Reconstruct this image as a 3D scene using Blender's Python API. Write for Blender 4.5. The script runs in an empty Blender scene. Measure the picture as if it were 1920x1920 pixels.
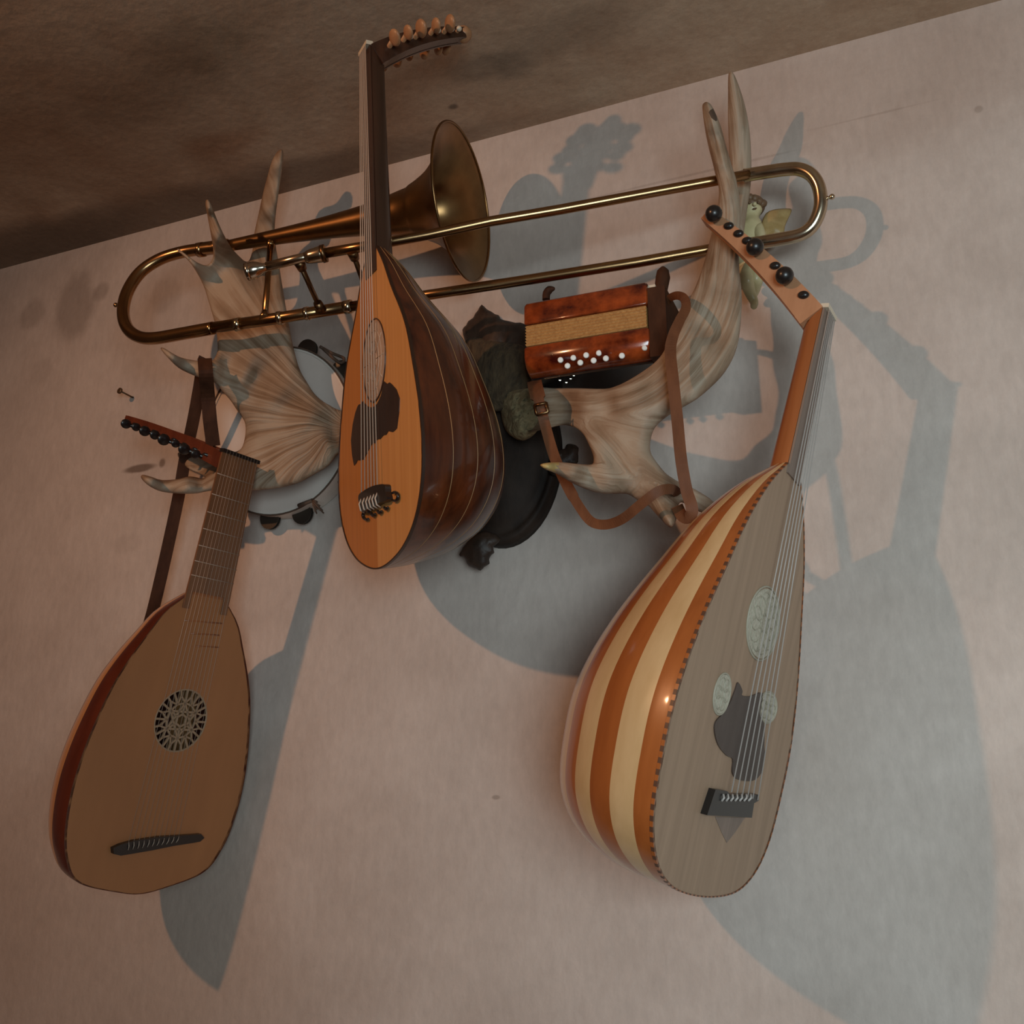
import bpy, math, random
import numpy as np
from mathutils import Vector, Matrix, noise
from mathutils.geometry import delaunay_2d_cdt, tessellate_polygon
random.seed(4)
COL = bpy.context.scene.collection
SC = bpy.context.scene

# ---------------------------------------------------------------- camera
FPX, PITCH, YAW = 1900.0, math.radians(17), math.radians(22.4152)
CAM = np.array([0.0, -1.40, 1.60])
FW = np.array([-math.sin(YAW)*math.cos(PITCH), math.cos(YAW)*math.cos(PITCH), math.sin(PITCH)])
RT = np.array([math.cos(YAW), math.sin(YAW), 0.0])
UP = np.cross(RT, FW)
cd = bpy.data.cameras.new('camera'); cam = bpy.data.objects.new('camera', cd); COL.objects.link(cam)
cd.sensor_width = 36.0; cd.lens = 36.0*FPX/1920.0; cd.clip_start = 0.02
M = Matrix.Identity(4)
for i, v in enumerate((RT, UP, -FW)):
    for k in range(3): M[k][i] = v[k]
for k in range(3): M[k][3] = CAM[k]
cam.matrix_world = M
SC.camera = cam
SC.view_settings.view_transform = 'Standard'; SC.view_settings.look = 'None'
SC.view_settings.exposure = 0.0; SC.view_settings.gamma = 1.0; SC.view_settings.use_curve_mapping = False

# ---------------------------------------------------------------- light
wd = bpy.data.worlds.new('world'); SC.world = wd; wd.use_nodes = True
wd.node_tree.nodes['Background'].inputs[0].default_value = (0.55, 0.68, 0.85, 1)
wd.node_tree.nodes['Background'].inputs[1].default_value = 0.12

def lamp(name, kind, loc, target, energy, color, **kw):
    l = bpy.data.lights.new(name, kind); l.energy = energy; l.color = color
    for k, v in kw.items(): setattr(l, k, v)
    o = bpy.data.objects.new(name, l); COL.objects.link(o); o.location = loc
    d = Vector(target)-Vector(loc)
    o.rotation_euler = d.to_track_quat('-Z', 'Y').to_euler()
    return o
# one warm hanging bulb, left behind the camera; its cone is shaped for wall falloff
lamp('room_lamp', 'SPOT', (-1.42, -2.05, 2.66), (-0.55, 0.0, 1.80), 54, (1.0, 0.50, 0.25),
     spot_size=math.radians(102), spot_blend=1.0, shadow_soft_size=0.022)
# daylight entering by the window behind the camera, to the right
lamp('window_daylight', 'AREA', (0.95, -2.63, 1.40), (0.55, 0.0, 1.60), 17, (0.76, 0.94, 1.0),
     shape='RECTANGLE', size=1.05, size_y=1.0, spread=math.radians(100))

# ---------------------------------------------------------------- camera helpers (pixel -> point at distance d off the wall)
def ray(px, py): return FW*FPX + RT*(px-960) - UP*(py-960)
def at(px, py, d):
    r = ray(px, py); t = (-d-CAM[1])/r[1]
    return CAM + t*r
def mpp(px, py, d):                      # metres per pixel there
    return float((at(px, py, d)-CAM) @ FW)/FPX
def tocam(p):
    v = CAM-np.asarray(p); return v/np.linalg.norm(v)

# ---------------------------------------------------------------- materials
def mat(name, base, rough=0.5, metal=0.0, coat=0.0, spec=0.5):
    m = bpy.data.materials.new(name); m.use_nodes = True
    b = m.node_tree.nodes['Principled BSDF']
    b.inputs['Base Color'].default_value = (*base, 1); b.inputs['Roughness'].default_value = rough
    b.inputs['Metallic'].default_value = metal; b.inputs['Coat Weight'].default_value = coat
    b.inputs['Coat Roughness'].default_value = 0.08; b.inputs['Specular IOR Level'].default_value = spec
    return m
def nodes(m): return m.node_tree.nodes, m.node_tree.links, m.node_tree.nodes['Principled BSDF']
def grain(name, c1, c2, scale=(60, 60, 5), nscale=1.0, rough=0.45, coat=0.0, bump=0.15, detail=6, metal=0.0, lo=0.3, hi=0.7, spec=0.5, bdist=0.002):
    """two colours mixed by stretched noise in object space"""
    m = mat(name, c1, rough, metal, coat, spec); N, L, B = nodes(m)
    tc = N.new('ShaderNodeTexCoord'); mp = N.new('ShaderNodeMapping'); mp.inputs['Scale'].default_value = scale
    L.new(tc.outputs['Object'], mp.inputs['Vector'])
    nz = N.new('ShaderNodeTexNoise'); nz.inputs['Scale'].default_value = nscale; nz.inputs['Detail'].default_value = detail
    nz.inputs['Roughness'].default_value = 0.6
    L.new(mp.outputs[0], nz.inputs['Vector'])
    cr = N.new('ShaderNodeValToRGB'); e = cr.color_ramp.elements
    e[0].position = lo; e[0].color = (*c1, 1); e[1].position = hi; e[1].color = (*c2, 1)
    L.new(nz.outputs['Fac'], cr.inputs[0]); L.new(cr.outputs[0], B.inputs['Base Color'])
    if bump:
        bp = N.new('ShaderNodeBump'); bp.inputs['Strength'].default_value = bump; bp.inputs['Distance'].default_value = bdist
        L.new(nz.outputs['Fac'], bp.inputs['Height']); L.new(bp.outputs[0], B.inputs['Normal'])
    return m

MT = {}
MT['board_orange'] = grain('spruce_orange', (0.50, 0.185, 0.040), (0.60, 0.235, 0.055), (140, 140, 3), rough=0.42, bump=0.05)
MT['board_orange_pale'] = grain('spruce_orange_pale', (0.64, 0.29, 0.085), (0.74, 0.37, 0.12), (140, 140, 3), rough=0.36, bump=0.05)
MT['board_lute'] = grain('spruce_lute', (0.33, 0.132, 0.050), (0.42, 0.175, 0.066), (9, 9, 2.5), rough=0.45, bump=0.03)
MT['board_grey'] = grain('spruce_grey', (0.34, 0.222, 0.145), (0.43, 0.285, 0.19), (70, 70, 3), rough=0.5, bump=0.04)
MT['rib_dark'] = grain('rosewood_dark', (0.028, 0.005, 0.002), (0.125, 0.027, 0.007), (55, 55, 4), rough=0.30, coat=0.5, bump=0.03)
MT['inlay_line'] = mat('rib_inlay_pale', (0.36, 0.19, 0.08), 0.4)
MT['rib_orange'] = grain('rib_padauk', (0.33, 0.092, 0.020), (0.43, 0.130, 0.030), (40, 40, 4), rough=0.34, coat=0.75, bump=0.02)
MT['rib_cream'] = grain('rib_maple', (0.60, 0.40, 0.19), (0.72, 0.51, 0.27), (30, 30, 9), rough=0.34, coat=0.75, bump=0.02)
MT['rib_maroon'] = grain('rib_maroon', (0.075, 0.012, 0.005), (0.12, 0.022, 0.008), (40, 40, 4), rough=0.34, coat=0.4, bump=0.02)
MT['rib_tan'] = grain('rib_tan', (0.50, 0.22, 0.075), (0.60, 0.28, 0.10), (40, 40, 4), rough=0.3, coat=0.6, bump=0.02)
MT['ebony'] = mat('ebony', (0.014, 0.011, 0.010), 0.35, coat=0.2)
MT['binding_dark'] = mat('binding_dark', (0.035, 0.015, 0.008), 0.4)
MT['binding_brown'] = mat('binding_brown', (0.11, 0.05, 0.028), 0.45)
MT['neck_dark'] = grain('neck_walnut', (0.030, 0.012, 0.006), (0.070, 0.026, 0.012), (50, 50, 4), rough=0.35, coat=0.3)
MT['neck_orange'] = grain('neck_mahogany', (0.30, 0.095, 0.028), (0.40, 0.135, 0.042), (60, 60, 4), rough=0.35, coat=0.3)
MT['neck_pink'] = grain('neck_pear', (0.42, 0.20, 0.10), (0.52, 0.26, 0.14), (60, 60, 6), rough=0.45)
MT['fingerboard_brown'] = grain('fingerboard_brown', (0.16, 0.070, 0.033), (0.24, 0.105, 0.048), (120, 120, 5), rough=0.33, coat=0.15)
MT['fingerboard_grey'] = grain('fingerboard_grey', (0.20, 0.145, 0.115), (0.28, 0.20, 0.16), (120, 120, 5), rough=0.45)
MT['pegbox_red'] = grain('pegbox_red', (0.085, 0.018, 0.008), (0.16, 0.036, 0.014), (50, 50, 8), rough=0.4, coat=0.2)
MT['peg_tan'] = grain('peg_boxwood', (0.36, 0.17, 0.08), (0.48, 0.25, 0.12), (80, 80, 80), rough=0.4)
MT['ivory'] = mat('ivory', (0.70, 0.60, 0.46), 0.35)
MT['string'] = mat('gut_string', (0.54, 0.42, 0.33), 0.35)
MT['string_lute'] = mat('gut_string_brown', (0.42, 0.32, 0.25), 0.3)
MT['string_pale'] = mat('nylon_string', (0.52, 0.46, 0.42), 0.3)
MT['pickguard_dark'] = grain('pickguard_dark', (0.020, 0.011, 0.009), (0.045, 0.022, 0.016), (40, 40, 10), rough=0.4)
MT['pickguard_grey'] = grain('pickguard_grey', (0.060, 0.040, 0.032), (0.095, 0.066, 0.055), (40, 40, 10), rough=0.4)
MT['rosette_pale'] = grain('rosette_pale', (0.42, 0.28, 0.19), (0.58, 0.43, 0.32), (260, 260, 90), rough=0.5, bump=0.4)
MT['rosette_bone'] = grain('rosette_bone', (0.40, 0.36, 0.27), (0.66, 0.61, 0.50), (330, 330, 330), rough=0.5, bump=0.5)
MT['void'] = mat('hollow_dark', (0.012, 0.008, 0.006), 0.9)
MT['brass'] = grain('brass_old', (0.30, 0.175, 0.085), (0.46, 0.285, 0.135), (14, 14, 14), rough=0.24, metal=1.0, bump=0.02)
MT['brass_bell'] = grain('brass_bell', (0.20, 0.110, 0.048), (0.38, 0.21, 0.085), (12, 12, 12), rough=0.30, metal=1.0, bump=0.03)
MT['nickel'] = grain('nickel_worn', (0.50, 0.40, 0.27), (0.66, 0.56, 0.42), (30, 30, 30), rough=0.20, metal=1.0, bump=0.02)
MT['brass_dark'] = mat('brass_tarnished', (0.20, 0.115, 0.055), 0.35, 1.0)
MT['silver'] = mat('silver_plate', (0.62, 0.55, 0.45), 0.18, 1.0)
MT['plaque'] = grain('plaque_oak_dark', (0.014, 0.009, 0.007), (0.045, 0.028, 0.020), (25, 25, 12), rough=0.65, spec=0.2, bump=0.4, bdist=0.004)
MT['leaf_carved'] = grain('carved_oak_leaf', (0.022, 0.013, 0.009), (0.060, 0.034, 0.022), (40, 40, 25), rough=0.55, bump=0.5, bdist=0.004)
MT['fur'] = grain('hide_fur', (0.030, 0.018, 0.009), (0.095, 0.060, 0.028), (130, 130, 40), rough=0.9, bump=0.9, bdist=0.006)
MT['burr'] = grain('burr_rough', (0.14, 0.105, 0.050), (0.36, 0.27, 0.14), (90, 90, 90), rough=0.8, bump=1.0, bdist=0.006)
MT['celluloid'] = grain('tortoise_celluloid', (0.050, 0.005, 0.003), (0.42, 0.075, 0.014), (22, 22, 30), nscale=1.0, rough=0.18, coat=0.6, bump=0.0, lo=0.36, hi=0.70)
MT['bellows'] = grain('bellows_gold', (0.36, 0.165, 0.050), (0.56, 0.30, 0.10), (300, 300, 300), rough=0.5, bump=0.2)
MT['black'] = mat('black_lacquer', (0.008, 0.007, 0.007), 0.22, coat=0.4)
MT['leather'] = grain('leather_brown', (0.115, 0.042, 0.018), (0.18, 0.068, 0.029), (60, 60, 20), rough=0.6, spec=0.25, bump=0.2)
MT['leather_dark'] = grain('leather_dark', (0.042, 0.016, 0.008), (0.080, 0.031, 0.015), (60, 60, 20), rough=0.7, spec=0.15, bump=0.2)
MT['white_button'] = mat('pearl_button', (0.85, 0.82, 0.76), 0.25)
MT['skin_head'] = grain('drum_skin', (0.62, 0.53, 0.47), (0.70, 0.61, 0.55), (8, 8, 8), rough=0.6, bump=0.05)
MT['hoop'] = grain('hoop_white', (0.62, 0.56, 0.50), (0.74, 0.67, 0.60), (30, 30, 30), rough=0.4, bump=0.05)
MT['jingle'] = mat('jingle_metal', (0.10, 0.085, 0.07), 0.4, 0.8)
MT['cord'] = mat('cord_brown', (0.10, 0.06, 0.04), 0.8)
MT['angel'] = grain('glazed_cream', (0.50, 0.42, 0.22), (0.68, 0.58, 0.34), (30, 30, 30), rough=0.4, coat=0.2, bump=0.1)
MT['angel_wing'] = grain('glazed_ochre', (0.34, 0.22, 0.08), (0.48, 0.34, 0.15), (40, 40, 60), rough=0.45, bump=0.3)
MT['angel_hair'] = mat('glazed_brown', (0.17, 0.095, 0.05), 0.5)
MT['iron'] = mat('iron_nail', (0.16, 0.10, 0.06), 0.5, 0.8)

# antler: bone with streaks running out of the burr, brown in the furrows
def antler_mat(name, origin, flow=False):
    m = mat(name, (0.4, 0.3, 0.2), 0.62); N, L, B = nodes(m)
    tc = N.new('ShaderNodeTexCoord'); sub = N.new('ShaderNodeVectorMath'); sub.operation = 'SUBTRACT'; sub.inputs[1].default_value = origin
    L.new(tc.outputs['Object'], sub.inputs[0])
    sp = N.new('ShaderNodeSeparateXYZ'); L.new(sub.outputs[0], sp.inputs[0])
    an = N.new('ShaderNodeMath'); an.operation = 'ARCTAN2'; L.new(sp.outputs['Z'], an.inputs[0]); L.new(sp.outputs['X'], an.inputs[1])
    ln = N.new('ShaderNodeVectorMath'); ln.operation = 'LENGTH'; L.new(sub.outputs[0], ln.inputs[0])
    cb = N.new('ShaderNodeCombineXYZ')
    m1 = N.new('ShaderNodeMath'); m1.operation = 'MULTIPLY'; m1.inputs[1].default_value = 20.0; L.new(an.outputs[0], m1.inputs[0])
    m2 = N.new('ShaderNodeMath'); m2.operation = 'MULTIPLY'; m2.inputs[1].default_value = 4.0; L.new(ln.outputs['Value'], m2.inputs[0])
    L.new(m1.outputs[0], cb.inputs[0]); L.new(m2.outputs[0], cb.inputs[1])
    nz = N.new('ShaderNodeTexNoise'); nz.inputs['Scale'].default_value = 1.0; nz.inputs['Detail'].default_value = 7; nz.inputs['Distortion'].default_value = 0.4
    L.new(cb.outputs[0], nz.inputs['Vector'])
    if flow:
        at_ = N.new('ShaderNodeAttribute'); at_.attribute_name = 'flow'; L.new(at_.outputs['Vector'], nz.inputs['Vector'])
    n2 = N.new('ShaderNodeTexNoise'); n2.inputs['Scale'].default_value = 9.0; n2.inputs['Detail'].default_value = 4; L.new(tc.outputs['Object'], n2.inputs['Vector'])
    ad = N.new('ShaderNodeMath'); ad.operation = 'ADD'; L.new(nz.outputs['Fac'], ad.inputs[0])
    m3 = N.new('ShaderNodeMath'); m3.operation = 'MULTIPLY'; m3.inputs[1].default_value = 0.8; L.new(n2.outputs['Fac'], m3.inputs[0]); L.new(m3.outputs[0], ad.inputs[1])
    cr = N.new('ShaderNodeValToRGB'); e = cr.color_ramp.elements
    e[0].position = 0.62; e[0].color = (0.17, 0.096, 0.050, 1); e[1].position = 1.12; e[1].color = (0.40, 0.305, 0.22, 1)
    x = cr.color_ramp.elements.new(0.86); x.color = (0.31, 0.212, 0.138, 1)
    L.new(ad.outputs[0], cr.inputs[0]); L.new(cr.outputs[0], B.inputs['Base Color'])
    bp = N.new('ShaderNodeBump'); bp.inputs['Strength'].default_value = 0.8; bp.inputs['Distance'].default_value = 0.005
    L.new(nz.outputs['Fac'], bp.inputs['Height']); L.new(bp.outputs[0], B.inputs['Normal'])
    return m

# ---------------------------------------------------------------- mesh helpers
class MB:
    def __init__(s): s.v = []; s.f = []; s.m = []; s.sm = []
    def add(s, vs, fs, mi=0, smooth=True):
        n = len(s.v); s.v += [tuple(map(float, p)) for p in vs]
        for f in fs: s.f.append(tuple(i+n for i in f)); s.m.append(mi); s.sm.append(smooth)
        return s
    def loft(s, rings, closed=True, cap=True, mi=0, smooth=True):
        n = len(rings[0]); vs = [p for r in rings for p in r]; fs = []
        for i in range(len(rings)-1):
            for k in range(n if closed else n-1):
                a = i*n+k; b = i*n+(k+1) % n; fs.append((a, b, b+n, a+n))
        s.add(vs, fs, mi, smooth)
        if cap and closed:
            s.add(rings[0], [tuple(range(n))[::-1]], mi, False); s.add(rings[-1], [tuple(range(n))], mi, False)
        return s
    def tube(s, pts, rad, n=12, cap=True, mi=0, flat=1.0, ref=None):
        pts = [np.asarray(p, float) for p in pts]; K = len(pts)
        rad = [rad]*K if np.isscalar(rad) else rad
        u = None; rings = []
        for i in range(K):
            t = pts[min(i+1, K-1)]-pts[max(i-1, 0)]; t = t/(np.linalg.norm(t)+1e-12)
            if u is None:
                a = np.asarray(ref, float) if ref is not None else (np.array([0, 0, 1.]) if abs(t[2]) < .9 else np.array([1., 0, 0]))
                u = a-t*(a@t)
            else: u = u-t*(u@t)
            u = u/np.linalg.norm(u); w = np.cross(t, u)
            rings.append([pts[i]+rad[i]*(u*math.cos(q)+w*flat*math.sin(q)) for q in np.linspace(0, 2*math.pi, n, endpoint=False)])
        return s.loft(rings, True, cap, mi)
    def box(s, c, X, Y, Z, mi=0):          # centre, half-extent vectors
        c, X, Y, Z = [np.asarray(q, float) for q in (c, X, Y, Z)]
        vs = [c+a*X+b*Y+d*Z for a in (-1, 1) for b in (-1, 1) for d in (-1, 1)]
        return s.add(vs, [(0, 1, 3, 2), (4, 6, 7, 5), (0, 4, 5, 1), (2, 3, 7, 6), (0, 2, 6, 4), (1, 5, 7, 3)], mi, False)
    def prism(s, loop, off, mi=0, holes=()):   # loop of 3-D points (planar), off = thickness vector
        loops = [[Vector(p) for p in loop]]+[[Vector(p) for p in h] for h in holes]
        tri = tessellate_polygon(loops); flat = [p for l in loops for p in l]; n = len(flat); off = Vector(off)
        s.add(flat, [tuple(t) for t in tri], mi, False); s.add([p+off for p in flat], [tuple(t)[::-1] for t in tri], mi, False)
        for l in loops:
            k = len(l); s.add(l+[p+off for p in l], [(i, (i+1) % k, k+(i+1) % k, k+i) for i in range(k)], mi, False)
        return s
    def ball(s, c, r, n=14, m=9, mi=0, ax=None):
        c = np.asarray(c, float); r = np.array([r]*3 if np.isscalar(r) else r, float)
        A = np.eye(3) if ax is None else np.asarray(ax, float)
        rings = []
        for i in range(m+1):
            th = math.pi*(i+.02*(i == 0)-.02*(i == m))/m
            rings.append([c + (np.array([math.sin(th)*math.cos(q), math.sin(th)*math.sin(q), math.cos(th)])*r) @ A for q in np.linspace(0, 2*math.pi, n, endpoint=False)])
        return s.loft(rings, True, True, mi)
    def ribbon(s, pts, width, thick, nrm=None, mi=0):
        pts = [np.asarray(p, float) for p in pts]; K = len(pts); width = [width]*K if np.isscalar(width) else width
        rings = []
        for i in range(K):
            t = pts[min(i+1, K-1)]-pts[max(i-1, 0)]; t /= np.linalg.norm(t)
            n = tocam(pts[i]) if nrm is None else np.asarray(nrm[i] if np.ndim(nrm) > 1 else nrm, float)
            n = n-t*(n@t); n /= np.linalg.norm(n); w = np.cross(t, n); a = w*width[i]/2; b = n*thick/2
            rings.append([pts[i]+a+b, pts[i]+a-b, pts[i]-a-b, pts[i]-a+b])
        return s.loft(rings, True, True, mi, False)
    def build(s, name, mats, parent=None, origin=None, sharp=None):
        me = bpy.data.meshes.new(name)
        vs = np.array(s.v)
        if origin is not None: vs = vs-np.asarray(origin)
        me.from_pydata(vs.tolist(), [], s.f)
        mats = mats if isinstance(mats, (list, tuple)) else [mats]
        for m in mats: me.materials.append(m)
        me.polygons.foreach_set('material_index', s.m); me.polygons.foreach_set('use_smooth', s.sm)
        me.update()
        import bmesh
        bm = bmesh.new(); bm.from_mesh(me); bmesh.ops.remove_doubles(bm, verts=bm.verts, dist=1e-6)
        bmesh.ops.recalc_face_normals(bm, faces=bm.faces); bm.to_mesh(me); bm.free()
        if sharp: me.set_sharp_from_angle(angle=math.radians(sharp))
        o = bpy.data.objects.new(name, me); COL.objects.link(o)
        if parent is not None: o.parent = parent
        return o
def tag(o, label=None, cat=None, group=None, kind=None):
    if label: o['label'] = label
    if cat: o['category'] = cat
    if group: o['group'] = group
    if kind: o['kind'] = kind
    return o
def thing(name, label, cat, loc=(0, 0, 0), R=None, group=None):
    o = bpy.data.objects.new(name, None); COL.objects.link(o); o.empty_display_size = .05
    if R is not None:
        mm = Matrix([list(r) for r in np.asarray(R)]).to_4x4(); mm.translation = Vector(loc); o.matrix_world = mm
    else: o.location = loc
    return tag(o, label, cat, group)
def spline(P, n=8, closed=False):
    P = np.asarray(P, float); K = len(P); out = []
    for i in range(K if closed else K-1):
        p = [P[(i+k) % K] if closed else P[min(max(i+k, 0), K-1)] for k in (-1, 0, 1, 2)]
        for t in np.linspace(0, 1, n, endpoint=False):
            out.append(.5*((2*p[1])+(-p[0]+p[2])*t+(2*p[0]-5*p[1]+4*p[2]-p[3])*t*t+(-p[0]+3*p[1]-3*p[2]+p[3])*t**3))
    if not closed: out.append(P[-1])
    return np.array(out)
def poly_dist(P, loop):
    A = loop; B = np.roll(loop, -1, 0); ab = B-A
    t = np.clip(((P[:, None, :]-A)*ab).sum(2)/((ab**2).sum(1)+1e-9), 0, 1)
    q = A+t[..., None]*ab
    return np.sqrt(((P[:, None, :]-q)**2).sum(2)).min(1)
def inside(P, loop):
    x, y = P[:, 0][:, None], P[:, 1][:, None]; x1, y1 = loop[:, 0], loop[:, 1]; x2, y2 = np.roll(x1, -1), np.roll(y1, -1)
    c = ((y1 > y) != (y2 > y)) & (x < (x2-x1)*(y-y1)/(y2-y1+1e-12)+x1)
    return c.sum(1) % 2 == 1
def solid_from_outline(loop, dctl, edge, H, step=7, rings=(2.5, 6, 11, 17), ridge=None, sub=3, paint=None):
    """a solid with a rounded rim: outline (pixels), distance off the wall by control points, half thickness H (m) reached 'edge' pixels in"""
    loop = spline(loop, sub, True)
    seg = np.linalg.norm(np.roll(loop, -1, 0)-loop, axis=1); loop = loop[seg > .4]
    lo, hi = loop.min(0), loop.max(0); pts = []
    nx = np.roll(loop, -1, 0)-np.roll(loop, 1, 0); nx = np.stack([-nx[:, 1], nx[:, 0]], 1); nx /= np.linalg.norm(nx, axis=1)[:, None]+1e-9
    if not inside((loop+nx*.8)[:1], loop)[0]: nx = -nx
    for k, r in enumerate(rings):
        q = (loop+nx*r)[::1+k//2]
        ok = inside(q, loop); q = q[ok]
        if len(q): q = q[poly_dist(q, loop) > r*.93]; pts.append(q)
    gx, gy = np.meshgrid(np.arange(lo[0], hi[0], step), np.arange(lo[1], hi[1], step)); g = np.stack([gx.ravel(), gy.ravel()], 1)
    g = g[inside(g, loop)]; g = g[poly_dist(g, loop) > rings[-1]+step*.4]; pts.append(g)
    P = np.concatenate([loop]+pts); n = len(loop)
    res = delaunay_2d_cdt([Vector(p) for p in P], [(i, (i+1) % n) for i in range(n)], [list(range(n))], 1, 1e-4)
    V = np.array([list(v) for v in res[0]]); T = [tuple(f) for f in res[2]]
    e = poly_dist(V, loop); on = e < .05
    u = np.clip(e/edge, 0, 1); h = H*np.sqrt(np.clip(1-(1-u)**2, 0, 1))
    C = np.array(dctl, float); D = ((V[:, None, :]-C[None, :, :2])**2).sum(2)+60.0
    w = D**-1.6; d = (w*C[:, 2]).sum(1)/w.sum(1)
    front, back = [], []
    for (x, y), dd, hh in zip(V, d, h):
        p = at(x, y, dd); c = tocam(p); k = hh
        if ridge is not None: k = hh*(1+ridge(p))
        front.append(p+c*k); back.append(p-c*hh)
    mb = MB(); N = len(V)
    idx = [i if on[i] else N+i for i in range(N)]
    mb.add(front+back, T+[tuple(idx[i] for i in t)[::-1] for t in T], 0, True)
    if paint:
        for q, t in enumerate(T):
            mb.m[q] = mb.m[q+len(T)] = paint(*V[list(t)].mean(0))
    return mb

# ---------------------------------------------------------------- room shell
XL, XR, YF, ZC = -2.7, 1.75, -2.75, 2.765
def quad_obj(name, vs, m, thick, kind='structure'):
    mb = MB(); mb.prism(vs, thick); return tag(mb.build(name, m), kind=kind)

def blotch(N, L, tc, cx, cy, cz, rx, ry, rz, edge=0.35, nstr=0.5, nsc=14.0):
    """mask of a ragged-edged patch around a point"""
    sub = N.new('ShaderNodeVectorMath'); sub.operation = 'SUBTRACT'; sub.inputs[1].default_value = (cx, cy, cz); L.new(tc.outputs['Object'], sub.inputs[0])
    mul = N.new('ShaderNodeVectorMath'); mul.operation = 'MULTIPLY'; mul.inputs[1].default_value = (1/rx, 1/ry, 1/rz); L.new(sub.outputs[0], mul.inputs[0])
    ln = N.new('ShaderNodeVectorMath'); ln.operation = 'LENGTH'; L.new(mul.outputs[0], ln.inputs[0])
    nz = N.new('ShaderNodeTexNoise'); nz.inputs['Scale'].default_value = nsc; nz.inputs['Detail'].default_value = 4; L.new(tc.outputs['Object'], nz.inputs['Vector'])
    ma = N.new('ShaderNodeMath'); ma.operation = 'MULTIPLY_ADD'; ma.inputs[1].default_value = nstr*2; L.new(nz.outputs['Fac'], ma.inputs[0])
    a2 = N.new('ShaderNodeMath'); a2.operation = 'SUBTRACT'; L.new(ln.outputs['Value'], a2.inputs[0]); a2.inputs[1].default_value = nstr
    L.new(a2.outputs[0], ma.inputs[2])
    mr = N.new('ShaderNodeMapRange'); mr.interpolation_type = 'SMOOTHSTEP'; mr.inputs['From Min'].default_value = 1+edge; mr.inputs['From Max'].default_value = 1-edge
    L.new(ma.outputs[0], mr.inputs['Value']); return mr.outputs[0]
def mixcol(N, L, fac, a, b, f=1.0):
    mx = N.new('ShaderNodeMix'); mx.data_type = 'RGBA'
    if f != 1.0:
        mm = N.new('ShaderNodeMath'); mm.operation = 'MULTIPLY'; mm.inputs[1].default_value = f; L.new(fac, mm.inputs[0]); fac = mm.outputs[0]
    L.new(fac, mx.inputs['Factor']); L.new(a, mx.inputs[6])
    if isinstance(b, tuple): mx.inputs[7].default_value = (*b, 1)
    else: L.new(b, mx.inputs[7])
    return mx.outputs[2]
def plaster(name, c1, c2, nscale, patches=(), bump=0.25):
    m = mat(name, c1, 0.9, spec=0.2); N, L, B = nodes(m)
    tc = N.new('ShaderNodeTexCoord')
    nz = N.new('ShaderNodeTexNoise'); nz.inputs['Scale'].default_value = nscale; nz.inputs['Detail'].default_value = 8; nz.inputs['Roughness'].default_value = 0.62
    L.new(tc.outputs['Object'], nz.inputs['Vector'])
    cr = N.new('ShaderNodeValToRGB'); e = cr.color_ramp.elements; e[0].position = .32; e[0].color = (*c1, 1); e[1].position = .66; e[1].color = (*c2, 1)
    L.new(nz.outputs['Fac'], cr.inputs[0]); col = cr.outputs[0]
    for (cx, cy, cz, rx, ry, rz, c, f, edge, ns, nsc) in patches:
        col = mixcol(N, L, blotch(N, L, tc, cx, cy, cz, rx, ry, rz, edge, ns, nsc), col, c, f)
    n3 = N.new('ShaderNodeTexNoise'); n3.inputs['Scale'].default_value = 38; n3.inputs['Detail'].default_value = 7; n3.inputs['Roughness'].default_value = .7
    mp3 = N.new('ShaderNodeMapping'); mp3.inputs['Scale'].default_value = (2.2, 1.6, .8); L.new(tc.outputs['Object'], mp3.inputs[0]); L.new(mp3.outputs[0], n3.inputs['Vector'])
    r3 = N.new('ShaderNodeMapRange'); r3.inputs['From Min'].default_value = .3; r3.inputs['From Max'].default_value = .7; r3.inputs['To Min'].default_value = .90; r3.inputs['To Max'].default_value = 1.06; L.new(n3.outputs['Fac'], r3.inputs['Value'])
    v3 = N.new('ShaderNodeVectorMath'); v3.operation = 'SCALE'; L.new(col, v3.inputs[0]); L.new(r3.outputs[0], v3.inputs['Scale']); col = v3.outputs[0]
    L.new(col, B.inputs['Base Color'])
    n2 = N.new('ShaderNodeTexNoise'); n2.inputs['Scale'].default_value = 55; n2.inputs['Detail'].default_value = 6; L.new(tc.outputs['Object'], n2.inputs['Vector'])
    ad = N.new('ShaderNodeMath'); ad.operation = 'MULTIPLY_ADD'; ad.inputs[1].default_value = 0.35; L.new(n2.outputs['Fac'], ad.inputs[0]); L.new(nz.outputs['Fac'], ad.inputs[2])
    bp = N.new('ShaderNodeBump'); bp.inputs['Strength'].default_value = bump; bp.inputs['Distance'].default_value = 0.012
    L.new(ad.outputs[0], bp.inputs['Height']); L.new(bp.outputs[0], B.inputs['Normal'])
    return m
def st(px, py, rx, rz, c, f, edge=.35, ns=.5, nsc=14.0):
    p = at(px, py, 0); return (p[0], 0, p[2], rx, .3, rz, c, f, edge, ns, nsc)
DK = (0.13, 0.085, 0.06)
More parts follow.
